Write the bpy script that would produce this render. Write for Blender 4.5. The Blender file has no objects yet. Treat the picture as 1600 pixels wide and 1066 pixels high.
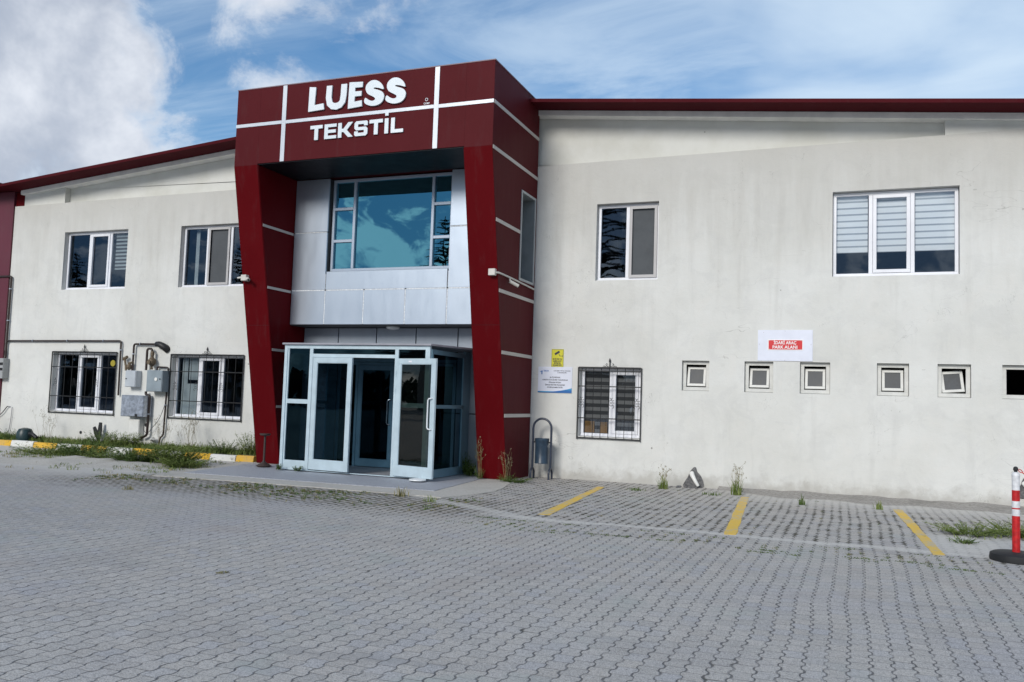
import bpy, bmesh, math, random
from mathutils import Vector, Matrix, noise
R = math.radians
random.seed(7)
S = bpy.context.scene
# ------------------------------------------------------------------ camera
cam_d = bpy.data.cameras.new('camera'); cam = bpy.data.objects.new('camera', cam_d)
S.collection.objects.link(cam); S.camera = cam
cam_d.sensor_width = 36; cam_d.sensor_fit = 'HORIZONTAL'; cam_d.lens = 36*1346.675/1600
cam_d.clip_end = 3000; cam_d.clip_start = .05
_y, _p, _r = R(-21.4798), R(3.96898), R(1.90444)
_f = Vector((math.sin(_y)*math.cos(_p), math.cos(_y)*math.cos(_p), math.sin(_p)))
_a = Vector((math.cos(_y), -math.sin(_y), 0)); _u = _a.cross(_f)
_r2 = math.cos(_r)*_a+math.sin(_r)*_u; _u2 = -math.sin(_r)*_a+math.cos(_r)*_u
M = Matrix.Identity(4)
for i in range(3):
    M[i][0] = _r2[i]; M[i][1] = _u2[i]; M[i][2] = -_f[i]
M.translation = Vector((0, -17.5, 1.6)); cam.matrix_world = M
# ------------------------------------------------------------------ exposure
S.view_settings.view_transform = 'Standard'; S.view_settings.look = 'None'
S.view_settings.gamma = 1; S.view_settings.use_curve_mapping = False
S.view_settings.exposure = 0.35
# ------------------------------------------------------------------ node helpers
class NT:
    def __init__(s, tree): s.t = tree; s.n = tree.nodes; s.l = tree.links
    def new(s, ty, **k):
        n = s.n.new(ty)
        for a, b in k.items(): setattr(n, a, b)
        return n
    def put(s, v, sock):
        if isinstance(v, bpy.types.NodeSocket): s.l.new(v, sock)
        elif v is not None:
            if isinstance(v, (tuple, list)) and sock.type == 'RGBA' and len(v) == 3: v = (*v, 1)
            sock.default_value = v
    def m(s, op, a, b=None, c=None, clamp=False):
        n = s.new('ShaderNodeMath', operation=op, use_clamp=clamp)
        s.put(a, n.inputs[0]); s.put(b, n.inputs[1]); s.put(c, n.inputs[2]); return n.outputs[0]
    def vm(s, op, a, b=None, out=0):
        n = s.new('ShaderNodeVectorMath', operation=op); s.put(a, n.inputs[0]); s.put(b, n.inputs[1]); return n.outputs[out]
    def noise(s, vec, scale, detail=4, rough=.55, dist=0, out=0):
        n = s.new('ShaderNodeTexNoise'); s.put(vec, n.inputs['Vector']); n.inputs['Scale'].default_value = scale
        n.inputs['Detail'].default_value = detail; n.inputs['Roughness'].default_value = rough; n.inputs['Distortion'].default_value = dist
        return n.outputs[out]
    def ss(s, v, a, b, c=0, d=1):
        n = s.new('ShaderNodeMapRange', interpolation_type='SMOOTHSTEP'); s.put(v, n.inputs[0])
        for i, x in enumerate((a, b, c, d)): s.put(x, n.inputs[i+1])
        return n.outputs[0]
    def mix(s, f, a, b, blend='MIX'):
        n = s.new('ShaderNodeMix', data_type='RGBA', blend_type=blend)
        s.put(f, n.inputs[0]); s.put(a, n.inputs[6]); s.put(b, n.inputs[7]); return n.outputs[2]
    def sc(s, v, x, y, z):
        return s.vm('MULTIPLY', v, (x, y, z))
    def bump(s, h, dist=.01, strength=1):
        n = s.new('ShaderNodeBump'); s.put(h, n.inputs['Height']); n.inputs['Distance'].default_value = dist; n.inputs['Strength'].default_value = strength
        return n.outputs[0]
# ------------------------------------------------------------------ world
SUN_EL, SUN_AZ = R(26), R(188)      # azimuth clockwise from +Y
W = bpy.data.worlds.new('World'); S.world = W; W.use_nodes = True
w = NT(W.node_tree); w.n.clear()
sky = w.new('ShaderNodeTexSky', sky_type='NISHITA'); sky.sun_disc = False
sky.sun_elevation = SUN_EL; sky.sun_rotation = SUN_AZ; sky.air_density = 1.0; sky.dust_density = .6; sky.ozone_density = 2.2
hs = w.new('ShaderNodeHueSaturation'); hs.inputs['Saturation'].default_value = 1.35; w.l.new(sky.outputs[0], hs.inputs['Color'])
b1 = w.new('ShaderNodeBackground'); w.l.new(hs.outputs[0], b1.inputs[0]); b1.inputs[1].default_value = .10
d = w.new('ShaderNodeTexCoord').outputs['Generated']
sep = w.new('ShaderNodeSeparateXYZ'); w.l.new(d, sep.inputs[0]); dx, dy, dz = sep.outputs
zz = w.m('ADD', w.m('MAXIMUM', dz, 0), .18)
pv = w.new('ShaderNodeCombineXYZ'); w.put(w.m('DIVIDE', dx, zz), pv.inputs[0]); w.put(w.m('DIVIDE', dy, zz), pv.inputs[1])
P2 = pv.outputs[0]
def dirv(px, py):
    v = _r2*((px-800)/1346.675)-_u2*((py-533)/1346.675)+_f; v.normalize(); return tuple(v)
def blob(px, py, r0, r1):
    return w.ss(w.vm('DOT_PRODUCT', d, dirv(px, py), out=1), math.cos(R(r1)), math.cos(R(r0)))
n1 = w.noise(P2, 1.7, 9, .58, .3)
n1f = w.noise(d, 9, 8, .62, .4)
cum = w.m('ADD', w.m('MULTIPLY', n1, .35), w.m('MULTIPLY', n1f, .75))
bl = w.m('MAXIMUM', blob(-60, 90, 1, 16), w.m('MULTIPLY', blob(120, 330, 1, 13), .92))
bl = w.m('MAXIMUM', bl, w.m('MULTIPLY', blob(480, 20, 1, 11), .62))
bl = w.m('MAXIMUM', bl, w.m('MULTIPLY', blob(-500, 200, 5, 25), 1))
behind = w.ss(dy, .1, -.3, 0, .60)
bl = w.m('MAXIMUM', bl, behind)
n1h = w.noise(w.sc(d, 1, 1, 1.8), 17, 7, .6, .5)
cum = w.m('ADD', cum, w.m('MULTIPLY', w.m('SUBTRACT', n1h, .5), w.m('MULTIPLY', w.ss(dy, 0, -.3), 1.9)))
cm = w.ss(w.m('ADD', cum, w.m('MULTIPLY', bl, .62)), .85, 1.07)
# wispy veil, stretched, on the right and low down
wv = w.new('ShaderNodeMapping'); w.l.new(P2, wv.inputs[0]); wv.inputs['Rotation'].default_value = (0, 0, R(-28)); wv.inputs['Scale'].default_value = (.75, 1.5, 1)
n2 = w.noise(wv.outputs[0], 1.1, 7, .5, .9)
n2b = w.noise(d, 3.2, 5, .5, .5)
wm = w.m('MAXIMUM', blob(1250, 60, 1, 15), w.m('MULTIPLY', blob(1560, 190, 1, 11), .95))
wm = w.m('MAXIMUM', wm, w.m('MULTIPLY', blob(900, 150, 1, 14), .62))
low = w.ss(dz, .42, .2, 0, .35)
wisp = w.ss(w.m('ADD', w.m('ADD', w.m('MULTIPLY', n2, .75), w.m('MULTIPLY', n2b, .35)), w.m('ADD', w.m('MULTIPLY', wm, .22), w.m('MULTIPLY', low, .3))), .56, .98, 0, .95)
vl = w.ss(w.noise(wv.outputs[0], 1.5, 8, .6, 1.2), .32, .72, .06, .6)
wisp = w.m('MAXIMUM', wisp, vl)
grey = w.ss(w.noise(d, 4.5, 6, .6, .2), .36, .66)
ccol = w.mix(grey, (.43, .49, .60), (.86, .9, .97))
edge = w.ss(cm, .2, .95, 1, 0)
grey_b = w.ss(dy, 0, -.3, 0, .85)
ccol = w.mix(grey_b, ccol, (.92, .96, 1.0))
ccol = w.mix(w.m('MULTIPLY', edge, .8), ccol, (.98, 1.0, 1.02))
wisp = w.m('MULTIPLY', wisp, w.ss(dy, 0, -.3, 1, .12))
b2 = w.new('ShaderNodeBackground'); w.put(ccol, b2.inputs[0]); b2.inputs[1].default_value = .80
b3 = w.new('ShaderNodeBackground'); b3.inputs[0].default_value = (.72, .86, 1.0, 1); b3.inputs[1].default_value = .78
ms1 = w.new('ShaderNodeMixShader'); w.put(wisp, ms1.inputs[0]); w.l.new(b1.outputs[0], ms1.inputs[1]); w.l.new(b3.outputs[0], ms1.inputs[2])
b4 = w.new('ShaderNodeBackground'); b4.inputs[0].default_value = (.13, .27, .46, 1); b4.inputs[1].default_value = .75
ms0 = w.new('ShaderNodeMixShader'); w.put(w.m('MULTIPLY', w.ss(dy, -.1, -.4, 0, .85), w.ss(dz, .62, .42)), ms0.inputs[0]); w.l.new(ms1.outputs[0], ms0.inputs[1]); w.l.new(b4.outputs[0], ms0.inputs[2]); ms1 = ms0
ms2 = w.new('ShaderNodeMixShader'); w.put(cm, ms2.inputs[0]); w.l.new(ms1.outputs[0], ms2.inputs[1]); w.l.new(b2.outputs[0], ms2.inputs[2])
wo = w.new('ShaderNodeOutputWorld'); w.l.new(ms2.outputs[0], wo.inputs[0])
# ------------------------------------------------------------------ sun
sd = bpy.data.lights.new('sun', 'SUN'); sd.energy = 1.85; sd.angle = R(18); sd.color = (1, .96, .9)
so = bpy.data.objects.new('sun', sd); S.collection.objects.link(so)
sv = Vector((math.sin(SUN_AZ)*math.cos(SUN_EL), math.cos(SUN_AZ)*math.cos(SUN_EL), math.sin(SUN_EL)))
so.rotation_euler = sv.to_track_quat('Z', 'Y').to_euler()
# ------------------------------------------------------------------ materials
MATS = {}
def principled(name, col=(.5, .5, .5), rough=.5, metal=0, spec=.5, var=.0, vscale=3, bumpd=0, bscale=30, fn=None):
    if name in MATS: return MATS[name]
    m = bpy.data.materials.new(name); m.use_nodes = True; t = NT(m.node_tree); t.n.clear()
    o = t.new('ShaderNodeOutputMaterial'); p = t.new('ShaderNodeBsdfPrincipled'); t.l.new(p.outputs[0], o.inputs[0])
    p.inputs['Roughness'].default_value = rough; p.inputs['Metallic'].default_value = metal
    p.inputs['Specular IOR Level'].default_value = spec
    pos = t.new('ShaderNodeNewGeometry').outputs['Position']
    c = (*col, 1)
    if var:
        n = t.noise(pos, vscale, 6, .6)
        c = t.mix(t.ss(n, .3, .7), tuple(x*(1-var) for x in col), tuple(min(1, x*(1+var)) for x in col))
        t.put(t.m('ADD', rough, t.m('MULTIPLY', t.m('SUBTRACT', n, .5), .25)), p.inputs['Roughness'])
    t.put(c, p.inputs['Base Color'])
    if bumpd: t.put(t.bump(t.noise(pos, bscale, 4), bumpd), p.inputs['Normal'])
    if fn: fn(t, p, pos)
    MATS[name] = m; return m

def f_plaster(t, p, pos):
    n1 = t.noise(pos, .55, 6, .6); st = t.noise(t.sc(pos, 3.2, 1, .35), 1.3, 6, .62)
    n2 = t.noise(pos, 3.5, 7, .65); n3 = t.noise(pos, 40, 3)
    base = t.mix(t.ss(n1, .3, .7), (.635, .635, .60), (.72, .725, .70))
    base = t.mix(t.ss(st, .52, .74, 0, .2), base, (.46, .46, .435))
    base = t.mix(t.ss(n2, .55, .78, 0, .26), base, (.46, .46, .43))
    base = t.mix(t.ss(n2, .42, .25, 0, .4), base, (.76, .77, .74))
    n5 = t.noise(pos, 1.7, 8, .7, .8)
    base = t.mix(t.ss(n5, .50, .60, 0, .16), base, (.50, .505, .50)); base = t.mix(t.ss(n5, .46, .38, 0, .22), base, (.72, .70, .66))
    s = t.new('ShaderNodeSeparateXYZ'); t.l.new(pos, s.inputs[0]); X, Y, Z = s.outputs
    # run-off grime below the ledge and warm damp under the eaves
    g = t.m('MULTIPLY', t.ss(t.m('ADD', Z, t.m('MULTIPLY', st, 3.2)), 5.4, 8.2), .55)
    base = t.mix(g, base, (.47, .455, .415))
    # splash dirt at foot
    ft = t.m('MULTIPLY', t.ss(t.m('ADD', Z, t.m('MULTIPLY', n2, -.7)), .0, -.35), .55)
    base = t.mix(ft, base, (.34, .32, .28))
    # hair cracks
    cr = t.noise(t.sc(pos, 1, 1, .7), .9, 5, .62, .3)
    cw = t.m('ABSOLUTE', t.m('SUBTRACT', cr, .5))
    cmk = t.m('MULTIPLY', t.ss(cw, .0016, .0003), t.ss(t.noise(pos, .7, 2), .5, .62))
    cr2 = t.m('ABSOLUTE', t.m('SUBTRACT', t.noise(t.sc(pos, .35, 1, 1.2), .8, 4, .55), .47))
    cmk2 = t.m('MULTIPLY', t.ss(cr2, .0012, .0002), t.ss(t.noise(pos, .45, 2, .5), .52, .6))
    base = t.mix(t.m('MULTIPLY', t.m('MAXIMUM', cmk, cmk2), .4), base, (.22, .21, .19))
    # pits
    vo = t.new('ShaderNodeTexVoronoi'); t.put(pos, vo.inputs['Vector']); vo.inputs['Scale'].default_value = 1.3
    pit = t.ss(vo.outputs['Distance'], .035, .02)
    base = t.mix(t.m('MULTIPLY', pit, t.ss(n1, .52, .56, 0, .8)), base, (.12, .11, .1))
    t.put(base, p.inputs['Base Color'])
    h = t.m('ADD', t.m('MULTIPLY', n2, .9), t.m('MULTIPLY', n3, .12))
    t.put(t.bump(h, .02, .7), p.inputs['Normal'])
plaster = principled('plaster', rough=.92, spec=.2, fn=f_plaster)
def f_plaster_clean(t, p, pos):
    n1 = t.noise(pos, 1.2, 6, .6); n2 = t.noise(pos, 5, 6, .6)
    b = t.mix(t.ss(n1, .3, .7), (.62, .62, .57), (.70, .705, .67))
    vo = t.new('ShaderNodeTexVoronoi'); t.put(pos, vo.inputs['Vector']); vo.inputs['Scale'].default_value = 2.2
    b = t.mix(t.m('MULTIPLY', t.ss(vo.outputs['Distance'], .05, .03), t.ss(t.noise(pos, .5, 2), .52, .56, 0, .7)), b, (.2, .19, .17))
    t.put(b, p.inputs['Base Color']); t.put(t.bump(n2, .01, .5), p.inputs['Normal'])
plaster2 = principled('plaster_upper', rough=.9, spec=.2, fn=f_plaster_clean)

def panel_mat(name, c0, c1, rough, metal=0, spec=.5, dirt=.25):
    def fn(t, p, pos):
        n = t.noise(pos, .8, 3, .5); dn = t.noise(t.sc(pos, 4, 4, .8), 1.5, 6, .65)
        b = t.mix(t.ss(n, .3, .7), c0, c1)
        b = t.mix(t.ss(dn, .5, .8, 0, dirt), b, tuple(x*.7+.04 for x in c0))
        t.put(b, p.inputs['Base Color'])
        t.put(t.m('ADD', rough-.06, t.m('MULTIPLY', dn, .22)), p.inputs['Roughness'])
        t.put(t.bump(t.noise(pos, 1.1, 2, .4), .02, .35), p.inputs['Normal'])
    return principled(name, metal=metal, spec=spec, fn=fn)
red = panel_mat('red_panel', (.085, .0105, .0135), (.092, .012, .0155), .5, spec=.06)
red_deep = panel_mat('deep_red_panel', (.098, .0032, .0055), (.106, .004, .0065), .42, spec=.04)
redroof = panel_mat('red_sheet', (.066, .007, .011), (.076, .009, .013), .6, spec=.04)
silver = panel_mat('silver_panel', (.50, .57, .66), (.53, .60, .69), .34, metal=.75, spec=.5, dirt=.15)
strip_m = panel_mat('light_strip', (.62, .66, .71), (.70, .73, .77), .3, metal=.3)
strip_d = panel_mat('beige_strip', (.50, .46, .43), (.56, .52, .48), .4)
letter_m = panel_mat('letter_sheet', (.70, .77, .81), (.78, .83, .86), .3, metal=.1)
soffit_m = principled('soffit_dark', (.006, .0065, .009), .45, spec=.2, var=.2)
white_pvc = principled('white_plastic_frame', (.78, .79, .83), .32, var=.05, vscale=2)
small_pvc = principled('aged_plastic_frame', (.62, .62, .59), .45, var=.08, vscale=5)
grey_pvc = principled('grey_net_frame', (.46, .45, .45), .5, var=.06)
alu = principled('pale_blue_aluminium', (.56, .68, .74), .33, metal=.15, var=.06, vscale=4)
shaded_alu = principled('shaded_aluminium', (.20, .34, .42), .35, metal=.15, var=.08, vscale=4)  # same frame aluminium, with the shade inside the porch put into its colour
chrome = principled('brushed_steel', (.75, .76, .78), .25, metal=1, var=.05)
black_iron = principled('black_iron', (.012, .013, .015), .5, var=.3, vscale=20)
white_paint = principled('white_trim', (.86, .86, .83), .6, var=.08, vscale=3)
dark_in = principled('interior_dark', (.045, .045, .05), .9, var=.2)
dark_wall = principled('interior_wall', (.10, .10, .11), .9, var=.2)
def pane_mat(name, refl, tint, rough=.01, f0=.1):
    m = bpy.data.materials.new(name); m.use_nodes = True; t = NT(m.node_tree); t.n.clear()
    o = t.new('ShaderNodeOutputMaterial'); mx = t.new('ShaderNodeMixShader')
    g = t.new('ShaderNodeBsdfGlossy'); g.inputs['Roughness'].default_value = rough; g.inputs[0].default_value = (*refl, 1)
    tr = t.new('ShaderNodeBsdfTransparent'); tr.inputs[0].default_value = (*tint, 1)
    lw = t.new('ShaderNodeLayerWeight'); lw.inputs[0].default_value = .28
    fac = t.m('ADD', f0, t.m('MULTIPLY', lw.outputs['Fresnel'], .9), clamp=True)
    pos = t.new('ShaderNodeNewGeometry').outputs['Position']
    t.put(t.bump(t.noise(pos, .9, 2, .4), .012, .25), g.inputs['Normal'])
    t.put(fac, mx.inputs[0]); t.l.new(tr.outputs[0], mx.inputs[1]); t.l.new(g.outputs[0], mx.inputs[2]); t.l.new(mx.outputs[0], o.inputs[0])
    MATS[name] = m; return m
pane = pane_mat('window_glass', (.46, .58, .74), (.90, .92, .93), f0=.11)
pane_net = pane_mat('net_glass', (.22, .25, .29), (.4, .4, .4), rough=.2, f0=.18)
pane_teal = pane_mat('teal_mirror_glass', (.12, .35, .45), (.03, .05, .06), f0=.8)
pane_dark = pane_mat('dark_porch_glass', (.18, .40, .50), (.16, .22, .27), f0=.05)
pane_leaf = pane_mat('door_leaf_glass', (.6, .6, .55), (.22, .27, .25), f0=.10)

# paving: interlocking blocks with wavy long joints
def f_pave(t, p, pos):
    wp = t.noise(pos, .35, 2, .5, out=1); wp2 = t.noise(pos, 2.5, 2, .5, out=1)
    q = t.vm('ADD', pos, t.vm('MULTIPLY', t.vm('SUBTRACT', wp, (.5, .5, .5)), (.16, .16, 0)))
    q = t.vm('ADD', q, t.vm('MULTIPLY', t.vm('SUBTRACT', wp2, (.5, .5, .5)), (.022, .022, 0)))
    s = t.new('ShaderNodeSeparateXYZ'); t.l.new(q, s.inputs[0]); X, Y, Z = s.outputs
    v = t.m('DIVIDE', Y, .158)
    # trapezoid zigzag of period one block
    tri = t.m('ABSOLUTE', t.m('SUBTRACT', t.m('FRACT', v), .5))           # 0..0.5
    wv = t.ss(tri, .10, .40, -.085, .085)
    u = t.m('ADD', t.m('DIVIDE', X, .132), wv)
    row = t.m('FLOOR', u); fu = t.m('FRACT', u)
    v2 = t.m('ADD', t.m('ADD', v, t.m('MULTIPLY', t.m('MODULO', t.m('ABSOLUTE', row), 2), .5)), .25)
    fv = t.m('FRACT', v2); cv = t.m('FLOOR', v2)
    du = t.m('MULTIPLY', t.m('MINIMUM', fu, t.m('SUBTRACT', 1, fu)), .132)
    dv = t.m('MULTIPLY', t.m('MINIMUM', fv, t.m('SUBTRACT', 1, fv)), .158)
    fine = t.noise(pos, 26, 4, .6)
    jn = t.m('MULTIPLY', t.m('SUBTRACT', fine, .5), .016)
    s0 = t.new('ShaderNodeSeparateXYZ'); t.l.new(pos, s0.inputs[0]); x0, y0, z0 = s0.outputs
    big = t.noise(pos, .9, 5, .6)
    med = t.noise(pos, 3.3, 5, .6)
    # where grit and moss open up the joints
    bay = t.m('MULTIPLY', t.ss(y0, -6.7, -6.0), t.ss(x0, -6.6, -5.6))
    frontS = t.m('MULTIPLY', t.m('MULTIPLY', t.ss(y0, -7.3, -6.0), t.ss(y0, -4.6, -4.9)), t.m('MULTIPLY', t.ss(x0, -14, -11.5), t.ss(x0, -4.2, -5.6)))
    band = t.m('MULTIPLY', t.ss(y0, -7.4, -6.9), t.m('MULTIPLY', t.ss(y0, -6.2, -6.6), t.ss(x0, -5.2, -3)))
    moss = t.m('MAXIMUM', t.m('MULTIPLY', bay, t.ss(med, .40, .62)), t.m('MULTIPLY', frontS, t.ss(med, .28, .48, .3, 1.25)))
    moss = t.m('MAXIMUM', moss, t.m('MULTIPLY', band, t.ss(med, .52, .62)))
    moss = t.m('MAXIMUM', moss, t.ss(t.m('ADD', t.m('MULTIPLY', big, .5), t.m('MULTIPLY', med, .5)), .56, .68, 0, .6))
    fb0 = t.noise(pos, 6.5, 4, .6)
    wju = t.m('ADD', t.m('ADD', .0036, t.m('MULTIPLY', t.ss(fb0, .4, .65), .0045)), t.m('MULTIPLY', moss, .022)); wjv = t.m('ADD', .0030, t.m('MULTIPLY', moss, .010))
    du2 = t.m('ADD', du, jn); dv2 = t.m('ADD', dv, t.m('MULTIPLY', jn, .6))
    ju = t.m('SUBTRACT', 1, t.ss(du2, t.m('MULTIPLY', wju, .45), t.m('MULTIPLY', wju, 1.5)))
    jv = t.m('SUBTRACT', 1, t.ss(dv2, t.m('MULTIPLY', wjv, .4), t.m('MULTIPLY', wjv, 1.7)))
    fade = t.ss(t.noise(pos, 4.2, 5, .7), .34, .56, .35, 1)
    j = t.m('MULTIPLY', t.m('MAXIMUM', ju, t.m('MULTIPLY', jv, .85)), fade)
    tp = t.m('MULTIPLY', t.ss(t.m('ABSOLUTE', t.m('SUBTRACT', tri, .25)), .09, .02), t.ss(du2, .016, .004)); j = t.m('MAXIMUM', j, t.m('MULTIPLY', tp, t.ss(fine, .40, .55)))
    cid = t.new('ShaderNodeCombineXYZ'); t.put(row, cid.inputs[0]); t.put(cv, cid.inputs[1])
    wn = t.new('ShaderNodeTexWhiteNoise', noise_dimensions='2D'); t.l.new(cid.outputs[0], wn.inputs[0])
    c = t.mix(wn.outputs[0], (.42, .396, .366), (.55, .512, .465))
    hs_w = t.new('ShaderNodeTexWhiteNoise', noise_dimensions='3D'); t.l.new(t.vm('ADD', cid.outputs[0], (7, 3, 1)), hs_w.inputs[0]); c = t.mix(t.ss(hs_w.outputs[0], .6, 1, 0, .6), c, (.44, .445, .48)); c = t.mix(t.ss(hs_w.outputs[0], .3, 0, 0, .6), c, (.50, .455, .40))
    c = t.mix(t.ss(big, .35, .65, 0, .6), c, (.55, .52, .47))
    c = t.mix(t.ss(t.noise(pos, .35, 4, .6), .5, .68, 0, .6), c, (.45, .435, .45))
    c = t.mix(t.ss(t.noise(pos, .5, 5, .65), .56, .72, 0, .6), c, (.375, .35, .32))
    grit = t.noise(pos, 110, 3, .7)
    c = t.mix(t.ss(grit, .52, .60, 0, .75), c, (.23, .23, .23)); c = t.mix(t.ss(grit, .46, .38, 0, .6), c, (.68, .675, .66))
    g2 = t.noise(pos, 42, 4, .75); c = t.mix(t.ss(g2, .54, .62, 0, .62), c, (.22, .215, .21)); c = t.mix(t.ss(g2, .45, .38, 0, .5), c, (.66, .65, .63))
    tn = t.noise(pos, .8, 4, .6, .4); c = t.mix(t.ss(tn, .55, .7, 0, .5), c, (.40, .43, .40)); c = t.mix(t.ss(tn, .45, .3, 0, .55), c, (.43, .385, .345))
    sk = t.noise(t.sc(pos, .35, 1.6, 1), 1.3, 5, .65); c = t.mix(t.ss(sk, .56, .7, 0, .4), c, (.30, .29, .285))
    fb = t.noise(pos, 9, 5, .7); c = t.mix(t.ss(fb, .5, .75, 0, .35), c, (.31, .31, .31)); c = t.mix(t.ss(fb, .45, .25, 0, .3), c, (.56, .56, .55))
    pit = t.new('ShaderNodeTexVoronoi'); t.put(pos, pit.inputs['Vector']); pit.inputs['Scale'].default_value = 46
    c = t.mix(t.m('MULTIPLY', t.ss(pit.outputs['Distance'], .2, .1), t.ss(med, .40, .6, .1, .85)), c, (.07, .068, .065))
    # dusty pale run of cement on the bay edge and the mortar margin
    ln = t.m('ABSOLUTE', t.m('ADD', t.m('ADD', y0, 6.18), t.m('MULTIPLY', t.m('SUBTRACT', big, .5), .5)))
    lnm = t.m('MULTIPLY', t.m('MULTIPLY', t.ss(ln, .17, .05), t.ss(x0, -5.2, -4.2)), t.ss(fine, .3, .55, .35, .95))
    rp_ = t.m('MULTIPLY', t.m('MULTIPLY', t.ss(t.m('ADD', y0, t.m('MULTIPLY', med, .8)), -6.0, -5.5), t.ss(t.m('ADD', y0, med), -3.6, -4.2)), t.m('MULTIPLY', t.ss(t.m('ADD', x0, med), 1.2, 1.6), .8))
    # the run from the slab corner out to the bay edge
    ln2 = t.m('ABSOLUTE', t.m('ADD', t.m('ADD', t.m('ADD', y0, 4.75), t.m('MULTIPLY', t.m('ADD', x0, 6.6), .62)), t.m('MULTIPLY', t.m('SUBTRACT', big, .5), .4)))
    ln2m = t.m('MULTIPLY', t.m('MULTIPLY', t.ss(ln2, .26, .08), t.m('MULTIPLY', t.ss(x0, -6.9, -6.5), t.ss(x0, -3.6, -4.6))), t.ss(fine, .3, .55, .2, .7))
    dust = t.m('MULTIPLY', t.m('MULTIPLY', t.ss(y0, -2.8, -.9), t.ss(x0, -3.2, -1)), t.ss(med, .3, .6, .2, .8))
    dustL = t.m('MULTIPLY', t.m('MULTIPLY', t.ss(t.m('ADD', y0, t.m('MULTIPLY', big, 2)), -5.8, -3.6), t.ss(x0, -11.8, -12.8)), .85)
    c = t.mix(j, c, t.mix(moss, (.15, .148, .145), (.065, .06, .042)))
    c = t.mix(t.m('MULTIPLY', frontS, t.ss(t.noise(pos, 7, 6, .7), .46, .62, 0, .8)), c, (.25, .225, .18))
    allm = t.m('MAXIMUM', t.m('MAXIMUM', t.m('MAXIMUM', lnm, rp_), ln2m), t.m('MAXIMUM', dust, dustL))
    c = t.mix(allm, c, t.mix(fine, (.50, .48, .44), (.70, .685, .65)))
    t.put(c, p.inputs['Base Color'])
    h = t.m('ADD', t.m('MULTIPLY', t.m('SUBTRACT', 1, j), 1.0), t.m('MULTIPLY', grit, .18))
    h = t.m('ADD', h, t.m('MULTIPLY', wn.outputs[0], .35))
    t.put(t.bump(h, .006, .8), p.inputs['Normal'])
pave = principled('interlocking_pavers', rough=.85, spec=.25, fn=f_pave)
def speck(name, a, b, c, sc_, rough=.8):
    def fn(t, p, pos):
        n = t.noise(pos, sc_, 3, .7); n2 = t.noise(pos, 1.2, 6, .6)
        x = t.mix(t.ss(n, .35, .65), a, b); x = t.mix(t.ss(n2, .5, .75, 0, .6), x, c)
        t.put(x, p.inputs['Base Color']); t.put(t.bump(n, .004, .6), p.inputs['Normal'])
    return principled(name, rough=rough, spec=.25, fn=fn)
granite = speck('granite_slab', (.22, .23, .26), (.56, .58, .62), (.36, .36, .37), 48, .6)
cement = speck('cement', (.46, .44, .395), (.56, .54, .50), (.38, .36, .32), 30, .95)
apron_m = speck('apron_cement', (.27, .255, .235), (.40, .38, .35), (.2, .19, .17), 18, .95)
soil = speck('soil', (.16, .13, .095), (.27, .235, .18), (.10, .09, .06), 25, 1)
def f_yel(t, p, pos):
    n = t.noise(pos, 14, 7, .75); n2 = t.noise(pos, 1.6, 4)
    c = t.mix(t.ss(t.m('ADD', t.m('MULTIPLY', n, .6), t.m('MULTIPLY', n2, .4)), .47, .58, 0, .9), (.76, .50, .07), (.50, .45, .34))
    t.put(c, p.inputs['Base Color'])
yel_line = principled('worn_yellow_paint', rough=.8, fn=f_yel)
def kerbm(name, a):
    def fn(t, p, pos):
        n = t.noise(pos, 9, 6, .7)
        c = t.mix(t.ss(n, .56, .66, 0, .85), a, (.16, .13, .09)); c = t.mix(t.ss(t.noise(pos, 3, 3), .4, .7, 0, .3), c, (.4, .35, .25))
        t.put(c, p.inputs['Base Color']); t.put(t.bump(n, .01, .5), p.inputs['Normal'])
    return principled(name, rough=.7, fn=fn)
kerb_y = kerbm('kerb_yellow', (.70, .40, .02)); kerb_w = kerbm('kerb_white', (.68, .68, .64))
def leafm(name, a, b):
    def fn(t, p, pos):
        n = t.noise(pos, 8, 3, .6); t.put(t.mix(t.ss(n, .35, .65), a, b), p.inputs['Base Color'])
        p.inputs['Subsurface Weight'].default_value = 0
    return principled(name, rough=.65, spec=.2, fn=fn)
grass_m = leafm('grass_green', (.11, .165, .032), (.22, .26, .08))
grass_d = leafm('grass_deep', (.07, .125, .028), (.13, .18, .05))
grass_y = leafm('grass_dry', (.20, .19, .08), (.33, .29, .15))
stalk_m = leafm('dry_stalk', (.16, .14, .09), (.28, .25, .17))
conif_m = leafm('conifer_needles', (.014, .03, .018), (.03, .055, .028))
bark_m = leafm('bark', (.06, .045, .03), (.10, .08, .06))
frost_m = principled('frosted_grey_pane', (.055, .06, .066), .45, spec=.3, var=.25, vscale=6)
net_m = principled('grey_insect_net', (.10, .108, .116), .8, spec=.1, var=.08)
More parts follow.
